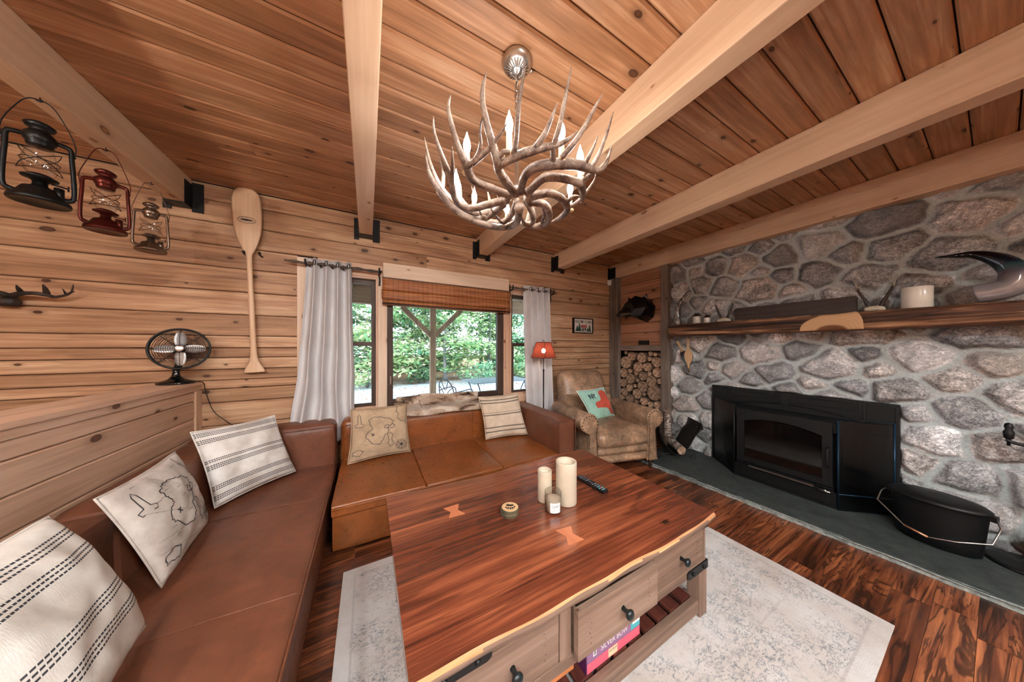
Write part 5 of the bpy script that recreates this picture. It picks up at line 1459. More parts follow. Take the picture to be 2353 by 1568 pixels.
# candle sleeves and bulbs
ZB = 2.055
for (u, v) in ((1073, 332), (1170, 285), (1290, 302), (1333, 360), (1048, 412), (1090, 452), (1165, 478), (1310, 432)):
    p = at(u, v, Z=ZB+.012); q = Vector((p.x-AX.x, p.y-AX.y)); L = q.length
    q = q.normalized()*min(.31, max(.22, L)); x, y = AX.x+q.x, AX.y+q.y
    mb = MB(); mb.lathe([(.010, ZB-.105), (.017, ZB-.10), (.018, ZB-.095), (.0105, ZB-.092), (.0105, ZB-.024), (.008, ZB-.022)], (x, y, 0), 14)
    cs = mb.build('candle_sleeve', plain('candle_sleeve', (226, 196, 150), .5, bs=0), cd)
    mb = MB(); mb.lathe([(.006, ZB-.022), (.0125, ZB-.008), (.0145, ZB+.008), (.011, ZB+.026), (.005, ZB+.042), (.0015, ZB+.056), (0, ZB+.060)], (x, y, 0), 8)
    mb.build('bulb', M_BULB, cs)

# ================================================================ hurricane lanterns
def lantern(mat, gm, label, loc, rz, scale, bail_h):
    r_ = thing('hurricane_lantern', label, 'lantern', (0, 0, 0), group='oil lanterns hanging from the left beam')
    m = MB(); m.lathe([(0, .006), (.076, .004), (.088, 0), (.091, .006), (.088, .016), (.070, .028), (.058, .046), (.050, .056), (.030, .062), (.022, .070), (.022, .082)], n=36)
    m.lathe([(.016, .0), (.016, .05)], (.052, -.02, .02), 8)
    m.build('fuel_tank', mat, r_)
    m = MB(); m.lathe([(.022, .080), (.030, .088), (.052, .093), (.054, .098), (.040, .100), (.034, .108)], n=28)
    m.tube([(.03, 0, .085), (.075, 0, .082)], .0028, 6); m.lathe([(.010, -.003), (.010, .003)], (0, 0, 0), 12, T=Matrix.Translation((.078, 0, .082)) @ Matrix.Rotation(R(90), 4, 'Y'))
    m.build('burner', mat, r_)
    m = MB(); m.lathe([(.033, .104), (.044, .118), (.053, .140), (.054, .158), (.046, .182), (.038, .206), (.036, .218)], n=28); m.build('glass_globe', gm, r_)
    m = MB()
    for s_ in (-1, 1):
        q = spline([(s_*.050, 0, .030), (s_*.080, 0, .034), (s_*.094, 0, .050), (s_*.094, 0, .110), (s_*.088, 0, .200), (s_*.086, 0, .236), (s_*.074, 0, .246), (s_*.036, 0, .250)], 5)
        m.tube(q, .0088, 10)
    m.build('side_tubes', mat, r_)
    m = MB(); m.lathe([(.036, .214), (.040, .220), (.040, .228), (.046, .234), (.050, .244), (.048, .258), (.038, .268), (.030, .270), (.030, .280), (.040, .284), (.046, .292), (.046, .297), (.030, .306), (.012, .312), (0, .314)], n=32); m.build('chimney_hood', mat, r_)
    m = MB()
    for s_ in (-1, 1):
        
        for t_ in (-1, 1): m.tube(spline([(s_*.060, .0, .205), (s_*.045, t_*.045, .188), (0, t_*.064, .163), (-s_*.045, t_*.045, .138), (-s_*.062, 0, .120)], 4), .0016, 5)
    m.tube([(.056*math.cos(a), .056*math.sin(a), .160) for a in [i*math.pi/10 for i in range(20)]], .0015, 5, closed=True)
    m.build('wire_guard', mat, r_)
    m = MB(); h = bail_h
    m.tube(spline([(-.094, 0, .216), (-.100, 0, .25), (-.085, 0, .30), (-.04, 0, h-.015), (0, 0, h), (.04, 0, h-.015), (.085, 0, .30), (.100, 0, .25), (.094, 0, .216)], 5), .0022, 6)
    for s_ in (-1, 1): m.ball((s_*.095, 0, .216), .006, 8)
    m.build('bail_handle', mat, r_)
    place(r_, loc, (0, 0, rz)); r_.scale = (scale*.78, scale*.78, scale*1.09)
    return r_
M_LB = plain('lantern_black', (22, 24, 24), .35, .6, .5, nz=.2, bs=.2)
M_LR = plain('lantern_copper_red', (86, 36, 30), .28, .8, .5, nz=.2, bs=.1)
M_LS = plain('lantern_pewter', (128, 112, 100), .25, .9, .5, nz=.12, bs=.1)
for (mm, lab_, px_, rz, sc) in ((M_LB, 'large black hurricane lantern hanging nearest the left edge', (92, 468), 30, 1.02), (M_LR, 'copper red hurricane lantern hanging between the black and silver lanterns', (243, 533), 27, .97), (M_LS, 'small silver hurricane lantern hanging third from the left', (347, 579), 22, .93)):
    p = at(*px_, X=-1.225)
    h = (2.352-p.z)/(sc*1.09)-.004
    lantern(mm, M_GLOBE, lab_, (-1.225, p.y, p.z), R(rz), sc, h)
    hk = MB(); hk.tube([(-1.225, p.y, 2.3595), (-1.225, p.y, 2.353), (-1.215, p.y, 2.346), (-1.225, p.y, 2.341), (-1.235, p.y, 2.346)], .0022, 6)
    tag(hk.build('ceiling_hook', M_BLACK), 'small hook in the beam above the '+lab_.split(' hurricane')[0]+' lantern', 'hook', 'lantern hooks in the left beam')

# ================================================================ desk fan
M_BLADE = plain('polished_blade', (226, 226, 224), .42, .6, .5, bs=0)
FC = Vector((-1.178, 2.80, 1.285)); FR = .142
fn_ = thing('desk_fan', 'black retro desk fan with silver blades standing on the partition', 'fan', (-1.215, 2.84, 1.031))
nrm = Vector((.28, -.96, .10)).normalized(); fx = nrm.cross(Vector((0, 0, 1))).normalized()*-1; fy = nrm.cross(fx).normalized()
if fy.z < 0: fy = -fy
def fp(x, y, d=0): return FC+fx*x+fy*y+nrm*d
def ringp(r, d, n=40): return [fp(r*math.cos(2*math.pi*i/n), r*math.sin(2*math.pi*i/n), d) for i in range(n)]
mb = MB(); mb.lathe([(.0, .0), (.092, .0), (.095, .006), (.090, .018), (.066, .024), (.040, .036), (.022, .058), (.017, .085), (.018, .12)], (-1.215, 2.84, 1.031), 36, sx=1, sy=.85); mb.build('base', M_BLACKG, fn_)
mb = MB(); mb.tube([(-1.215, 2.84, 1.13), (-1.205, 2.855, 1.17), tuple(fp(-.01, -.06, -.07)), tuple(fp(0, -.02, -.075))], [.018, .020, .024, .03], 12); mb.tube([fp(0, 0, -.10), fp(0, 0, -.085), fp(0, 0, -.03)], [.028, .046, .044], 16); mb.build('motor', M_BLACKG, fn_)
mb = MB()
mb.tube(ringp(FR, 0, 56), .0062, 8, closed=True); mb.tube(ringp(FR*.985, -.035, 48), .003, 6, closed=True)
for k in range(1, 12): mb.tube(ringp(FR*(.16+.84*k/12), .022*(1-(k/12)**2)+.004, 40), .00125, 4, closed=True)
for k in range(1, 9): mb.tube(ringp(FR*(.25+.75*k/9), -.035-.022*(1-(k/9)**2), 36), .0012, 4, closed=True)
for k in range(8):
    a = 2*math.pi*k/8; c_, s_ = math.cos(a), math.sin(a)
    mb.tube([fp(FR*.16*c_, FR*.16*s_, .026), fp(FR*.6*c_, FR*.6*s_, .018), fp(FR*c_, FR*s_, .001), fp(FR*.985*c_, FR*.985*s_, -.035), fp(FR*.6*c_, FR*.6*s_, -.05), fp(FR*.25*c_, FR*.25*s_, -.057)], .0016, 5)
mb.build('cage', M_BLACK, fn_)
mb = MB(); mb.tube([fp(0, 0, .024), fp(0, 0, .030), fp(0, 0, .033)], [.024, .024, .018], 20); mb.build('badge', M_STEEL, fn_)
for k, a0 in enumerate((90, 180, 270, 0)):
    mb = MB(); a = R(a0); u_ = Vector((math.cos(a), math.sin(a), 0)); w_ = Vector((-u_.y, u_.x, 0))
    def blade(s, t):
        rr = .022+.098*s; ww = (.021+.008*math.sin(math.pi*min(1, s*1.15)))*(1-.35*max(0, s-.85)/.15)
        q = u_*rr+w_*(t-.5)*2*ww
        return fp(q.x, q.y, -.012+(t-.5)*.024)
    mb.grid(blade, 8, 4); mb.build('blade', M_BLADE, fn_, solid=.0012)
mb = MB(); q = spline([(-1.18, 2.86, 1.05), (-1.13, 2.90, 1.037), (-1.110, 2.93, 1.02), (-1.104, 2.938, .96), (-1.06, 2.936, .80), (-.98, 2.936, .70), (-.93, 2.936, .64), (-.92, 2.935, .5)], 6)
mb.tube(q, .0026, 6); mb.build('power_cord', M_BLACK, fn_)

# ================================================================ floor lamp
LC = at(1249, 800, Y=2.62)
lx, ly = LC.x, LC.y
fl = thing('floor_lamp', 'slender floor lamp with a glowing rust red shade behind the armchair', 'floor lamp', (lx, ly, 0))
mb = MB(); mb.lathe([(0, .001), (.125, .001), (.128, .012), (.11, .02), (.03, .026), (.010, .04)], (lx, ly, 0), 32); mb.build('base', M_BLACK, fl)
mb = MB(); mb.tube([(lx, ly, .03), (lx, ly, 1.02)], .0075, 10); mb.ball((lx, ly, 1.02), .012, 10); mb.tube([(lx, ly, 1.02), (lx, ly, 1.20)], .0045, 8)
mb.tube(spline([(lx, ly, 1.20), (lx+.008, ly, 1.25), (lx+.012, ly, 1.34), (lx+.002, ly, 1.378), (lx-.012, ly, 1.372), (lx-.012, ly, 1.362)], 4), .003, 6)
mb.build('pole', plain('bronze_pole', (64, 54, 48), .3, .9, bs=0), fl)
N = NT('rust_shade'); o = N.obj(); f = N.noise(N.map(o, (1, 1, 1)), 60, 5, .75, 2)
cc = N.ramp(f, [(.3, srgb(112, 44, 32)), (.6, srgb(158, 74, 54)), (.8, srgb(196, 112, 84))])
df = N.n('BsdfDiffuse'); N.l(cc, df.inputs[0]); tl_ = N.n('BsdfTranslucent'); N.l(cc, tl_.inputs[0]); mx = N.n('MixShader'); mx.inputs[0].default_value = .30
N.l(df.outputs[0], mx.inputs[1]); N.l(tl_.outputs[0], mx.inputs[2])
tp_ = N.n('BsdfTransparent'); m2 = N.n('MixShader'); m2.inputs[0].default_value = .10; N.l(mx.outputs[0], m2.inputs[1]); N.l(tp_.outputs[0], m2.inputs[2]); N.l(m2.outputs[0], N.out.inputs[0])
mb = MB(); zb0, zb1 = 1.166, 1.352
pr = []
n_ = 40
def shade_r(t, a): # rounded square shade
    r = .138*(1-t)+.082*t; return r/max(.001, (abs(math.cos(a))**4+abs(math.sin(a))**4)**.25)*.90
mb.grid(lambda u, v: Vector((lx+shade_r(v, 2*math.pi*u)*math.cos(2*math.pi*u+.3), ly+shade_r(v, 2*math.pi*u)*math.sin(2*math.pi*u+.3), zb0+(zb1-zb0)*v)), 44, 4, flip=False)
sh = mb.build('lamp_shade', N.mat, fl)
mb = MB()
for t, z in ((0, zb0), (1, zb1)): mb.tube([(lx+shade_r(t, a)*math.cos(a+.3), ly+shade_r(t, a)*math.sin(a+.3), z) for a in [2*math.pi*i/40 for i in range(40)]], .0035, 5, closed=True)
for k in range(4):
    a = math.pi/4+k*math.pi/2; mb.tube([(lx+shade_r(t, a)*1.01*math.cos(a+.3), ly+shade_r(t, a)*1.01*math.sin(a+.3), zb0+(zb1-zb0)*t) for t in (0, .5, 1)], .0028, 5)
mb.build('shade_trim', plain('dark_red_trim', (70, 22, 18), .7, bs=0), sh)
mb = MB(); mb.ball((lx, ly, 1.25), .024, 10, sz=1.2); mb.build('bulb', M_BULB2, fl)

# ================================================================ curtains and rods
M_ROD = wood('branch_rod', (48, 38, 32), (92, 78, 68), (140, 124, 110), knots=0, rough=.6, contrast=1.5)
def rod(x0, x1, label):
    mb = MB(); P = []; rs = []
    n = int((x1-x0)/.05)
    for i in range(n+1):
        x = x0+(x1-x0)*i/n; P.append((x, 2.865+.003*math.sin(i*1.9), 2.025+.004*math.sin(i*1.3+1))); rs.append(.012+.003*math.sin(i*2.7))
    rs[0] = .007; mb.tube(spline(P, 2), [rs[min(i//2, n)] for i in range(2*n+1)], 8)
    r_ = mb.build('curtain_rod', M_ROD); tag(r_, label, 'curtain rod'); WM[r_.name] = Matrix.Identity(4)
    return r_
r1 = rod(-.615, .122, 'gnarled iron branch curtain rod over the left window')
r2 = rod(1.555, 2.235, 'gnarled iron branch curtain rod over the right window')
def hook(par, x):
    mb = MB(); mb.tube(spline([(x, 2.936, 1.90), (x+.004, 2.932, 1.96), (x-.002, 2.93, 2.0), (x, 2.90, 2.005), (x+.004, 2.866, 2.006), (x, 2.850, 2.02), (x-.002, 2.85, 2.055)], 4), [.008]*25, 7)
    mb.tube([(x-.018, 2.935, 2.045), (x+.018, 2.93, 2.05)], .005, 6); mb.tube([(x, 2.936, 1.99), (x, 2.935, 2.08)], .007, 6)
    mb.build('rod_bracket', M_BLACK, par)
hook(r1, -.47); hook(r1, .10); hook(r2, 1.565); hook(r2, 2.19)
N = NT('curtain_cloth'); uvp = N.uv(); o = N.obj()
wv = N.noise(N.map(uvp, (400, 900, 1)), 1, 2)
col = N.ramp(N.noise(o, 3, 5, .6), [(.3, srgb(206, 202, 202)), (.7, srgb(224, 222, 222))])
df = N.n('BsdfDiffuse'); N.l(col, df.inputs[0]); tl_ = N.n('BsdfTranslucent'); N.l(col, tl_.inputs[0]); mx = N.n('MixShader'); mx.inputs[0].default_value = .08
N.l(df.outputs[0], mx.inputs[1]); N.l(tl_.outputs[0], mx.inputs[2]); N.l(mx.outputs[0], N.out.inputs[0]); M_CURT = N.mat
def curtain(xt0, xt1, xb0, xb1, zb_, folds, label, seed, yb_=2.84):
    r_ = thing('curtain', label, 'curtain', ((xt0+xt1)/2, 2.865, zb_)); rs = random.Random(seed)
    ph = [rs.uniform(0, 6) for _ in range(4)]
    def f(u, v):
        z = 2.072*v+zb_*(1-v)
        t = (1-v)**1.4
        x = (xt0+(xt1-xt0)*u)*(1-t)+(xb0+(xb1-xb0)*u)*t
        A = .044*(1-.1*t)
        y = 2.865+A*math.sin(2*math.pi*folds*u+.4+.35*t*math.sin(3*u+ph[0]))+.010*t*math.sin(9*u+ph[1]+4*v)-.012*t
        sl = .010*math.sin(14*v+ph[2]+6*u)*max(0, 1-v*1.6)
        x += .008*math.cos(2*math.pi*folds*u+.4)*-1+sl
        return Vector((x, min(y+sl, 2.922), z+(.006*math.sin(2*math.pi*folds*u*1.0) if v > .98 else 0)))
    mb = MB(); mb.grid(f, 26*folds, 40); cl_ = mb.build('cloth', M_CURT, r_, solid=.003)
    for k in range(folds*2):
        u = (k+.5)/(folds*2)-.4/(2*math.pi*folds)
        if not 0.02 < u < .98: continue
        p = f(u, .975); mb = MB(); T = Matrix.Translation((p.x, p.y, 2.028)) @ Matrix.Rotation(R(90)+(.5 if k % 2 else -.5), 4, 'Z') @ Matrix.Rotation(R(90), 4, 'X')
        mb.tube([T @ Vector((.021*math.cos(a), .021*math.sin(a), 0)) for a in [2*math.pi*i/18 for i in range(18)]], .004, 6, closed=True); mb.build('grommet', M_BLACK, r_)
curtain(-.46, -.125, -.585, -.085, .45, 4, 'long white grommet curtain flaring to the floor at the left window', 3)
curtain(1.735, 2.125, 1.80, 2.20, .30, 4, 'white grommet curtain behind the floor lamp at the right window', 8)

# ================================================================ bamboo shade
N = NT('woven_bamboo'); o = N.obj(); sp = N.n('SeparateXYZ'); N.l(o, sp.inputs[0])
a_ = N.noise(N.map(o, (3.5, 1, 230)), 1, 3, .7); b_ = N.noise(N.map(o, (1.2, 1, 90)), 1, 3, .6)
col = N.ramp(N.math('ADD', N.math('MULTIPLY', a_, .55), N.math('MULTIPLY', b_, .45)), [(.36, srgb(84, 44, 24)), (.48, srgb(152, 90, 50)), (.58, srgb(186, 122, 72)), (.70, srgb(222, 176, 132))])
st_ = N.math('FRACT', N.math('MULTIPLY', sp.outputs[0], 21)); stm = N.math('LESS_THAN', st_, .10)
col = N.mix(N.math('MULTIPLY', stm, .55), col, srgb(52, 26, 16))
N.bsdf(col, .45, 0, .4, N.noise(N.map(o, (2, 1, 330)), 1, 2), .6, .003)
bs_ = thing('bamboo_shade', 'brown woven bamboo roman shade folded up over the main window', 'window shade', (.84, 2.88, 1.85))
YS = 2.905
for i, (z0, z1, y0, y1) in enumerate(((1.862, 1.988, YS-.018, YS), (1.768, 1.862, YS-.030, YS-.014), (1.735, 1.772, YS-.034, YS-.006), (1.712, 1.742, YS-.020, YS+.006))):
    mb = MB(); x0, x1 = (.126, 1.548) if i != 1 else (.119, 1.540)
    k = 24
    def slat(u, v): return Vector((x0+(x1-x0)*u, y0+(y1-y0)*v-.006*math.sin(math.pi*v), z0+(z1-z0)*v-.006*math.sin(u*math.pi)*(1-v)))
    mb.grid(slat, 24, 5); mb.build('shade_fold', N.mat, bs_, solid=.004)
mb = MB(); mb.tube([(.126, YS-.020, 1.722), (1.54, YS-.020, 1.722)], .009, 8); mb.tube([(.126, YS-.026, 1.768), (1.545, YS-.026, 1.768)], .005, 6); mb.box((.13, YS-.006, 1.95), (1.54, YS+.012, 1.983)); mb.build('bottom_rail', M_DFRAME, bs_)
mb = MB(); mb.tube([(.245, YS-.036, 1.87), (.245, YS-.038, 1.735)], .0016, 5); mb.tube([(1.485, YS-.036, 1.87), (1.487, YS-.038, 1.70), (1.487, YS-.02, 1.62), (1.488, YS, 1.05)], .0022, 5); mb.ball((1.488, YS, 1.04), .009, 8, sz=1.6); mb.build('pull_cord', plain('shade_cord', (196, 150, 116), .8, bs=0), bs_)

# ================================================================ sign
sx0, sx1, sz0, sz1 = 2.590, 2.968, 1.497, 1.716
sg_ = thing('cabin_sign', 'small black framed welcome to the cabin sign on the back wall', 'sign', ((sx0+sx1)/2, 2.92, (sz0+sz1)/2))
mb = MB(); w = .012; mb.box((sx0, 2.912, sz0), (sx0+w, YB-.001, sz1)); mb.box((sx1-w, 2.912, sz0), (sx1, YB-.001, sz1)); mb.box((sx0+w, 2.912, sz0), (sx1-w, YB-.001, sz0+w)); mb.box((sx0+w, 2.912, sz1-w), (sx1-w, YB-.001, sz1))
mb.build('frame', M_BLACK, sg_)
mb = MB(); Wd, Hd = sx1-sx0-2*w, sz1-sz0-2*w
def sp2(x, y, l=0): return Vector((sx0+w+x*Wd, 2.925-l, sz0+w+y*Hd))
def rc(x0, y0, x1, y1, m, l=.0006): mb.add([sp2(x0, y0, l), sp2(x1, y0, l), sp2(x1, y1, l), sp2(x0, y1, l)], [(0, 1, 2, 3)], m)
mb.box((sx0+w, 2.925, sz0+w), (sx1-w, 2.935, sz1-w), m=0)
puttext(mb, 'WELCOME', .05, .70, .46, .20, lambda x, y: sp2(x, y, .0008), 1, .02); puttext(mb, 'TO', .555, .81, .09, .08, lambda x, y: sp2(x, y, .0008), 1, .02); puttext(mb, 'THE', .545, .70, .11, .08, lambda x, y: sp2(x, y, .0008), 1, .02); puttext(mb, 'CABIN', .68, .70, .27, .20, lambda x, y: sp2(x, y, .0008), 1, .02)
rc(.05, .07, .95, .09, 2)
for cx_, h_, w_ in ((.17, .42, .11), (.29, .60, .12), (.85, .50, .12), (.74, .30, .07)):
    for k in range(4):
        y0 = .08+h_*k/4.6; ww = w_*(1-k*.2); mb.add([sp2(cx_-ww, y0, .0012+k*.0002), sp2(cx_+ww, y0, .0012+k*.0002), sp2(cx_, y0+h_*.42, .0012+k*.0002)], [(0, 1, 2)], 2)
rc(.37, .36, .70, .56, 3); rc(.36, .36, .71, .39, 1, .0009); rc(.66, .56, .69, .63, 1)
for k in range(4): rc(.37, .10+k*.065, .70, .135+k*.065, 4)
rc(.46, .09, .52, .30, 1, .001); rc(.57, .18, .65, .30, 1, .001)
mb.build('sign_face', [plain('sign_cream', (214, 204, 196), .7, bs=0), plain('sign_black', (34, 34, 38), .7, bs=0), plain('sign_green', (30, 66, 50), .7, bs=0), plain('sign_red', (168, 82, 72), .7, bs=0), plain('sign_brown', (120, 100, 92), .7, bs=0)], sg_)

# ================================================================ paddle
pd_ = thing('canoe_paddle', 'pale wooden canoe paddle hanging blade up on the log wall', 'paddle', (-.86, 2.91, 1.8))
Yp = 2.905
pA, pB = at(565, 430, Y=Yp), at(585, 856, Y=Yp)
dv = (pA-pB); Lp = dv.length; dv.normalize(); wv_ = Vector((dv.z, 0, -dv.x))
prof = [(0, .078), (.008, .080), (.03, .062), (.06, .036), (.10, .026), (.20, .0225), (.50, .0205), (.62, .022), (.645, .030), (.66, .042), (.70, .070), (.75, .094), (.80, .105), (.87, .110), (.93, .108), (.965, .095), (.985, .070), (.997, .03), (1.0, .005)]
mb = MB(); vs = []; fs = []; k = 12
sp_, sr_ = spline([(a, 0, 0) for a, _ in prof], 3, [b for _, b in prof])
for i, (q, r_) in enumerate(zip(sp_, sr_)):
    s_ = min(1, max(0, q.x)); c_ = pB+dv*(s_*Lp)
    th_ = .0145 if .05 < s_ < .6 else (.007 if s_ > .68 else .0145-.0075*(s_-.6)/.08 if s_ >= .6 else .011)
    for j in range(k):
        a = 2*math.pi*j/k; vs.append(c_+wv_*(r_*.84*math.cos(a))+Vector((0, th_*math.sin(a), 0)))
n_ = len(sp_)
for i in range(n_-1):
    for j in range(k): fs.append((i*k+j, (i+1)*k+j, (i+1)*k+(j+1) % k, i*k+(j+1) % k))
fs += [tuple(range(k)), tuple(range(n_*k-1, (n_-1)*k-1, -1))]
mb.add(vs, fs, 0, 2, .5, True); pbody = mb.build('shaft_and_blade', M_PADDLE, pd_)
mb = MB(); lc = at(568, 507, Y=Yp)
def el(rx, rz, n=28): return [lc+Vector((rx*math.cos(2*math.pi*i/n), -.0092, rz*math.sin(2*math.pi*i/n))) for i in range(n)]
for rx, rz, r_ in ((.056, .026, .0011), (.050, .021, .0008)): mb.tube(el(rx, rz), r_, 5, closed=True)
mb.add([lc+Vector((x, -.0085, z)) for x, z in ((-.040, -.002), (-.01, -.008), (.04, -.004), (.030, .006), (0, .010), (-.03, .008))], [tuple(range(6))]); mb.build('logo_mark', M_INK, pbody)
for sgx in (-1, 1):
    p = at(583+sgx*.0, 588, Y=2.93)+wv_*sgx*.048; mb = MB(); mb.tube([p+Vector((0, .018, 0)), p+Vector((0, -.035, 0)), p+Vector((0, -.045, .012))], .006, 8); mb.ball(p+Vector((0, -.045, .012)), .011, 10)
    tag(mb.build('wall_peg', M_BLACK), 'black wall peg on the %s side of the paddle' % ('left' if sgx < 0 else 'right'), 'peg', 'pegs holding the paddle')

# ================================================================ antler rack on the far left
def C3(x, y): return (x/10.7, 640+y/10.7)
ra_ = thing('antler_coat_rack', 'dark antler branch mounted on the log wall at the left edge', 'antlers', (-1.8, 2.9, 1.6))
M_DANT = hornmat('very_dark_antler', [(.35, srgb(18, 14, 12)), (.65, srgb(58, 46, 38))], .6)
def tr(pp, rr, yy, name='tine', par=None):
    P = [at(*C3(*p), Y=y_) for p, y_ in zip(pp, yy)]
    q, r_ = spline(P, 5, [x/10.7*.0026 for x in rr]); mb = MB(); mb.tube(q, r_, 9, jit=.1); return mb.build(name, M_DANT, par or ra_)
ma = tr([(-260, 300), (0, 370), (250, 430), (480, 380), (700, 365), (900, 372), (1150, 410), (1350, 455), (1600, 415), (1750, 345), (1850, 320)], [60, 66, 74, 60, 44, 44, 46, 36, 30, 22, 4], [2.86, 2.87, 2.90, 2.88, 2.86, 2.85, 2.86, 2.88, 2.88, 2.87, 2.86], 'main_beam')
tr([(520, 350), (450, 250), (395, 160)], [50, 36, 8], [2.88, 2.85, 2.83], 'tine', ma); tr([(1150, 370), (1110, 250), (1050, 150)], [56, 40, 10], [2.86, 2.83, 2.81], 'tine', ma)
tr([(1610, 400), (1580, 320), (1530, 255)], [22, 16, 6], [2.88, 2.86, 2.85], 'tine', ma); tr([(1755, 340), (1785, 250), (1800, 150)], [20, 18, 6], [2.87, 2.86, 2.85], 'tine', ma)
mb = MB(); a0, a1 = at(*C3(-150, 690), Y=2.90), at(*C3(470, 470), Y=2.90); mb.soft((a0.x, 2.875, a0.z), (a1.x, 2.946, a1.z), .03, n=8, nz=.01); mb.build('mounting_block', M_DANT, ra_)

# ================================================================ outdoors
ZG = -.25
N = NT('gravel_and_leaves'); o = N.obj(); sp = N.n('SeparateXYZ'); N.l(o, sp.inputs[0])
g1 = N.noise(o, 9, 8, .8); g2 = N.noise(o, 2.2, 5, .7)
grav = N.ramp(g1, [(.35, srgb(132, 146, 158)), (.5, srgb(176, 190, 202)), (.7, srgb(214, 224, 234))])
leaf = N.ramp(N.noise(o, 16, 6, .8), [(.35, srgb(92, 66, 52)), (.5, srgb(160, 122, 96)), (.62, srgb(206, 176, 146)), (.75, srgb(150, 150, 96))])
mk = N.rng(N.math('ADD', N.math('MULTIPLY', sp.outputs[1], .13), N.math('MULTIPLY', g2, 1.6)), 2.15, 2.6)
N.bsdf(N.mix(mk, grav, leaf), .95, 0, .1, g1, .6, .03)
mb = MB(); mb.box((-25, YB+.15, ZG-.3), (40, 45, ZG)); struct(mb, 'ground', N.mat)
mb = MB(); mb.box((-25, YB+.13, ZG-.02), (40, YB+1.0, ZG+.002))
# porch roof, beam and posts
M_PORCH = wood('porch_timber', (84, 66, 50), (136, 112, 88), (172, 146, 118), knots=.2, tv=.15, rough=.7)
mb = MB(); mb.box((-6, YB+.14, 2.36), (9, 5.35, 2.40), g=0)
for i in range(16): mb.box((-6+i*.95, YB+.14, 2.24), (-5.91+i*.95, 5.15, 2.36), g=1)
mb.box((-6, 5.04, 2.02), (9, 5.16, 2.36), g=0)
porch = struct(mb, 'porch_roof', M_PORCH)
for i, px_ in enumerate((-2.9, 1.075, 5.05)):
    p = thing('porch_post', ['porch post seen through the left window', 'timber porch post with two braces outside the main window', 'porch post with a brace outside the right window'][i], 'post', (px_, 5.10, ZG))
    mb = MB(); mb.box((px_-.052, 5.05, ZG+.001), (px_+.052, 5.15, 2.019), g=2); mb.build('post', M_PORCH, p, bevel=.004)
    for sgx in (-1, 1):
        mb = MB(); L = .62; T = Matrix.Translation((px_+sgx*.05, 5.10, 1.52)) @ Matrix.Rotation(R(45)*sgx, 4, 'Y')
        mb.box((-.042, -.035, -.02), (.042, .035, .70), g=2, T=T); mb.build('brace', M_PORCH, p)
# patio furniture
M_PAT = plain('patio_metal', (44, 50, 58), .35, .6, bs=0); M_PATT = plain('patio_table_top', (92, 104, 120), .35, .4, nz=.1, bs=0)
pt = thing('patio_table', 'dark metal mesh patio table on the gravel outside the window', 'table', (2.75, 5.9, ZG))
zt2 = .50
mb = MB(); mb.soft((2.02, 5.45, zt2-.018), (3.5, 6.35, zt2), .008, n=6); mb.build('table_top', M_PATT, pt)
for sx_, sy_ in ((2.15, 5.55), (3.37, 5.55), (2.15, 6.25), (3.37, 6.25)):
    mb = MB(); cx_ = 1 if sx_ < 2.7 else -1; cy_ = 1 if sy_ < 5.9 else -1
    mb.tube(spline([(sx_, sy_, zt2-.02), (sx_+cx_*.08, sy_+cy_*.05, zt2-.25), (sx_+cx_*.02, sy_+cy_*.02, ZG+.2), (sx_-cx_*.03, sy_-cy_*.02, ZG+.008)], 5), .012, 8); mb.build('leg', M_PAT, pt)
def pchair(x, y, rz, label):
    c_ = thing('patio_chair', label, 'chair', (0, 0, 0), group='wrought iron patio chairs')
    mb = MB(); mb.tube(spline([(-.24, .20, .42), (-.23, .26, .62), (-.17, .30, .80), (0, .33, .90), (.17, .30, .80), (.23, .26, .62), (.24, .20, .42)], 5), .011, 7)
    mb.tube(spline([(-.20, .27, .72), (-.08, .29, .62), (0, .24, .44)], 5), .008, 6); mb.tube(spline([(.20, .27, .72), (.08, .29, .62), (0, .24, .44)], 5), .008, 6); mb.tube(spline([(-.11, .315, .86), (0, .29, .66), (.11, .315, .86)], 5), .008, 6)
    mb.build('back_frame', M_PAT, c_)
    mb = MB(); mb.soft((-.24, -.22, .405), (.24, .22, .42), .006, n=5); mb.build('seat', M_PATT, c_)
    for s_ in (-1, 1):
        mb = MB(); mb.tube(spline([(s_*.24, .25, .62), (s_*.29, .1, .64), (s_*.29, -.12, .65), (s_*.27, -.22, .60), (s_*.25, -.22, .42)], 5), .011, 7); mb.build('arm', M_PAT, c_)
        for y_ in (-.21, .21): mb = MB(); mb.tube([(s_*.23, y_, .41), (s_*.25, y_*1.15, .008)], .011, 7); mb.build('leg', M_PAT, c_)
    place(c_, (x, y, ZG), (0, 0, rz)); return c_
pchair(1.66, 5.55, R(115), 'wrought iron patio chair at the left end of the patio table')
pchair(4.05, 6.0, R(-80), 'wrought iron patio chair at the right end of the patio table')
# woods
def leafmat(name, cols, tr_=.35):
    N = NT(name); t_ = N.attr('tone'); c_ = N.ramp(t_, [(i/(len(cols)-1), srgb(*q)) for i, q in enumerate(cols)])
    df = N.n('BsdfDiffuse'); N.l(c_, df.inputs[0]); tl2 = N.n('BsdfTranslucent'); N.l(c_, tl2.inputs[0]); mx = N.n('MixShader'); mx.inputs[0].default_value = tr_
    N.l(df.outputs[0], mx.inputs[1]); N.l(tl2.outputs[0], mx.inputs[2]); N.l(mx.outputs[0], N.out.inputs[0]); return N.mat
LF = [leafmat('beech_leaves', [(112, 160, 120), (150, 192, 140), (186, 214, 156), (226, 230, 184), (244, 232, 208)]),
      leafmat('green_leaves', [(84, 142, 116), (122, 176, 138), (160, 202, 158), (196, 218, 168)]),
      leafmat('dark_leaves', [(60, 100, 80), (92, 134, 100), (124, 160, 112)])]
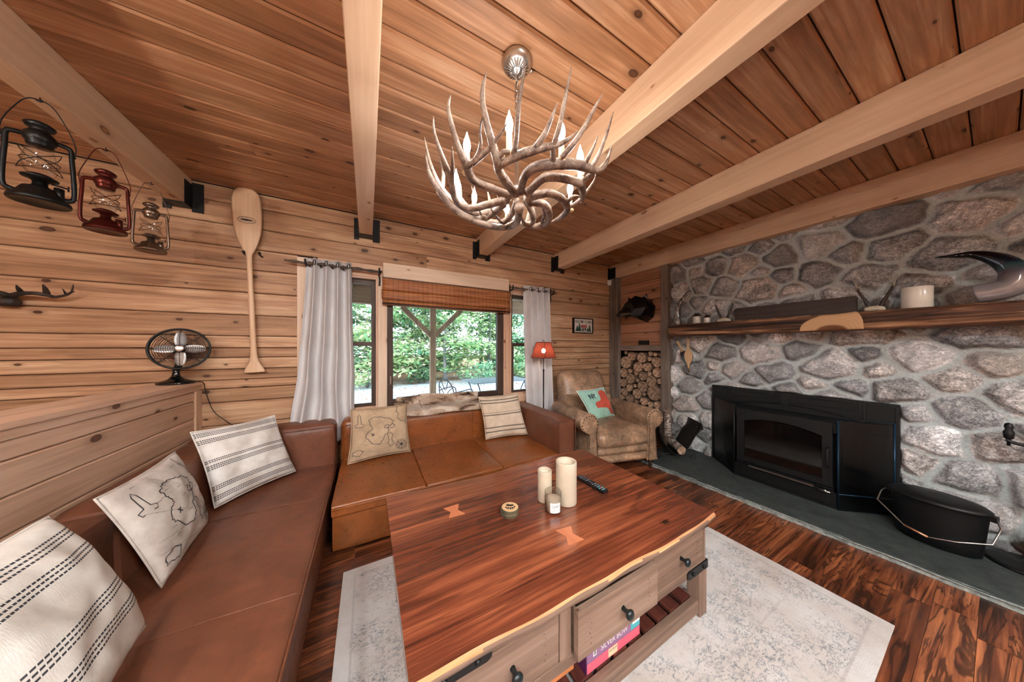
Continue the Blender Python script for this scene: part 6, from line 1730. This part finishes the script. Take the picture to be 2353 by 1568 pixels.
M_TRUNK = plain('tree_bark', (112, 112, 110), .9, nz=.3, bs=.8, bscale=30)
def leaves(mb, c, rad, n, size, rs, flat=.45):
    vs = []; fs = []; 
    for _ in range(n):
        a = rs.uniform(0, 6.283); h = rs.uniform(-1, 1); r = (rs.random()**.45)
        p = Vector((c[0]+rad*r*math.cos(a)*math.sqrt(1-h*h*.9), c[1]+rad*r*math.sin(a)*math.sqrt(1-h*h*.9)*.8, c[2]+rad*flat*h*r))
        d = Vector((rs.uniform(-1, 1), rs.uniform(-1, 1), rs.uniform(-.5, .25))).normalized(); w = d.cross(Vector((rs.uniform(-.4, .4), rs.uniform(-.8, .2), 1))).normalized()
        s_ = size*rs.uniform(.6, 1.3)
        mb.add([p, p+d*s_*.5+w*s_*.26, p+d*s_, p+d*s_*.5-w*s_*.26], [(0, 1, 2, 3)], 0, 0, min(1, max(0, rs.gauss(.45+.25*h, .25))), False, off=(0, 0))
def tree(x, y, h, rad, nl, lm, label, seed, size=.16, low=.3, tr=.09, grp_='trees at the edge of the woods'):
    rs = random.Random(seed); t_ = thing('forest_tree', label, 'tree', (x, y, ZG), group=grp_)
    mb = MB(); P = [(x+.05*math.sin(i*1.3+seed), y, ZG+h*i/6) for i in range(7)]; mb.tube(spline(P, 3), [tr*(1.35 if i == 0 else 1-.045*i) for i in range(19)], 9)
    for k in range(7):
        z = ZG+h*(low+.6*k/7); a = rs.uniform(0, 6.28); mb.tube(spline([(x, y, z), (x+rad*.5*math.cos(a), y+rad*.5*math.sin(a), z+.25), (x+rad*.95*math.cos(a), y+rad*.9*math.sin(a), z+.2)], 3), [tr*.3, tr*.28, tr*.25, tr*.2, tr*.15, tr*.1, tr*.05][:7], 5)
    mb.build('trunk', M_TRUNK, t_)
    mb = MB(); nc = 60
    for k in range(nc):
        z = ZG+h*(low+(1-low)*rs.random()); a = rs.uniform(0, 6.283); r = rad*rs.uniform(.15, 1.0)
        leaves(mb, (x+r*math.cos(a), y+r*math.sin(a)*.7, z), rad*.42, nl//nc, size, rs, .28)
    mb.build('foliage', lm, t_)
TS = [(.2, 12.5, 5.2, 1.9, 0, 'pale yellow green beech seen through the left pane'), (2.3, 13.2, 5.5, 1.9, 1, 'green leafy tree left of the porch post'), (3.1, 12.0, 5.2, 1.8, 0, 'yellow green beech just right of the porch post'), (5.6, 12.8, 5.6, 2.1, 0, 'beech with a straight grey trunk right of centre in the main window'),
      (7.6, 12.3, 5.3, 2.1, 1, 'green tree at the right edge of the main window'), (9.8, 13.0, 5.6, 2.2, 0, 'pale leafy tree seen through the right window'), (-2.2, 13.0, 5.5, 2.2, 1, 'leafy tree hidden mostly behind the left curtain'), (12.3, 13.5, 5.5, 2.3, 1, 'leafy tree at the far right of the woods')]
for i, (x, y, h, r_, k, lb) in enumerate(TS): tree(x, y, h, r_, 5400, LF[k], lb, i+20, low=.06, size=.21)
for i in range(8):
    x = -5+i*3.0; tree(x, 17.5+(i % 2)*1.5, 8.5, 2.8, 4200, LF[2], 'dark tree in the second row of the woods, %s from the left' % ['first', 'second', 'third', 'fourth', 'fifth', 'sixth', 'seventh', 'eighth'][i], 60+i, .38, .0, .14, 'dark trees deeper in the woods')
def bush(x, y, r_, lm, label, seed):
    rs = random.Random(seed); t_ = thing('leafy_bush', label, 'bush', (x, y, ZG), group='bushes at the edge of the gravel')
    mb = MB()
    for k in range(8):
        a = rs.uniform(0, 6.28); mb.tube([(x, y, ZG+.002), (x+r_*.6*math.cos(a), y+r_*.5*math.sin(a), ZG+r_*.9)], .012, 5)
    mb.build('stems', M_TRUNK, t_); mb = MB()
    for k in range(12): leaves(mb, (x+rs.uniform(-r_, r_)*.7, y+rs.uniform(-r_, r_)*.5, ZG+r_*rs.uniform(.35, .95)), r_*.5, 60, .12, rs, .5)
    mb.build('foliage', lm, t_)
bush(4.2, 10.6, .85, LF[1], 'green bush at the foot of the trees right of the porch post', 5); bush(.0, 11.2, .8, LF[0], 'low bush behind the left window', 6); bush(7.9, 10.2, .9, LF[0], 'yellow green bush seen through the right window', 7)
bush(6.4, 11.2, .7, LF[0], 'small yellow green bush beside the grey trunk', 9); bush(1.9, 11.6, .6, LF[2], 'small dark bush left of the porch post', 10)
mb = MB(); rs = random.Random(4)
for _ in range(3500):
    x, y = rs.uniform(-4, 13), min(13, 6.0+abs(rs.gauss(0, 3.2)) if rs.random() < .35 else rs.uniform(8.5, 13)); a = rs.uniform(0, 6.28); s_ = rs.uniform(.05, .10)
    d = Vector((math.cos(a), math.sin(a), rs.uniform(-.05, .35)))*s_; w = Vector((-math.sin(a), math.cos(a), rs.uniform(-.2, .2)))*s_*.4; p = Vector((x, y, ZG+.006+rs.random()*.012))
    mb.add([p, p+d*.5+w, p+d, p+d*.5-w], [(0, 1, 2, 3)], 0, 0, rs.random(), off=(0, 0))
tag(mb.build('fallen_leaves', leafmat('dry_leaves', [(110, 74, 54), (166, 118, 84), (206, 168, 130), (224, 204, 176)], .1)), 'dry leaves scattered over the gravel', 'leaves', kind='stuff')

# ================================================================ unseen fill lights added behind the camera to brighten the room
M_DOME = emis('fill_dome', (.93, .985, 1.0), 200.0)
def dome(x, y, label):
    t_ = thing('added_fill_light', label, 'fill light', (x, y, ZC), group='added fill lights behind the camera')
    mb = MB(); mb.lathe([(.16, ZC-.03), (.17, ZC-.012), (.17, ZC-.002)], (x, y, 0), 28); mb.build('rim', M_STEEL, t_)
    mb = MB(); mb.lathe([(0, ZC-.09), (.07, ZC-.082), (.12, ZC-.060), (.15, ZC-.031)], (x, y, 0), 16); mb.build('diffuser', M_DOME, t_)
DOMES = [(-.6, -1.0, 'added fill light nearest the coffee table'), (.6, -1.3, 'added fill light behind the middle of the coffee table'), (-1.9, -.9, 'added fill light beyond the partition'), (1.8, -2.7, 'added fill light at the back of the room'), (-.6, -2.4, 'added fill light at the back left of the room')]
for d in DOMES: dome(*d)

def fill_uplight(x, y, label):  # unseen uplight, added to brighten the left part of the ceiling
    t_ = thing('added_uplight', label, 'floor lamp', (x, y, 0))
    mb = MB(); mb.lathe([(0, .001), (.14, .001), (.14, .015), (.02, .03)], (x, y, 0), 24); mb.tube([(x, y, .02), (x, y, 1.60)], .012, 8); mb.build('stand', M_BLACK, t_)
    mb = MB(); mb.lathe([(.015, 1.60), (.09, 1.64), (.15, 1.70), (.17, 1.76), (.165, 1.76), (.145, 1.705), (.085, 1.648), (.0, 1.625)], (x, y, 0), 24); mb.build('bowl', M_BLACK, t_)
    mb = MB(); mb.lathe([(.0, 1.735), (.07, 1.74), (.07, 1.76), (0, 1.77)], (x, y, 0), 14); mb.build('bulb', emis('fill_uplight_glow', (1, .93, .84), 540.0), t_)
fill_uplight(-2.15, .15, 'unseen black uplight added beyond the partition to brighten the ceiling')
w = bpy.data.worlds.new('sky'); SC.world = w; w.use_nodes = True; nt_ = w.node_tree
bg = nt_.nodes['Background']
sky = nt_.nodes.new('ShaderNodeTexSky')
sky.sky_type = 'HOSEK_WILKIE'; sky.turbidity = 6; sky.ground_albedo = .4
sky.sun_direction = Vector((.3, -.75, .75)).normalized()
mixn = nt_.nodes.new('ShaderNodeMix'); mixn.data_type = 'RGBA'; mixn.inputs[0].default_value = .7
nt_.links.new(sky.outputs[0], mixn.inputs[6]); mixn.inputs[7].default_value = (.80, .90, 1.0, 1)
nt_.links.new(mixn.outputs[2], bg.inputs[0]); bg.inputs[1].default_value = 5.0

vs_ = SC.view_settings; vs_.view_transform = 'Standard'; vs_.look = 'None'; vs_.exposure = 0.85; vs_.gamma = 1.0; vs_.use_curve_mapping = False
cy_ = SC.cycles
cy_.max_bounces = 6; cy_.diffuse_bounces = 3; cy_.glossy_bounces = 3; cy_.transmission_bounces = 4; cy_.transparent_max_bounces = 10; cy_.use_adaptive_sampling = True; cy_.adaptive_threshold = 0.11; cy_.adaptive_min_samples = 14
cy_.caustics_reflective = False; cy_.caustics_refractive = False; cy_.sample_clamp_indirect = 6.0; cy_.use_denoising = True
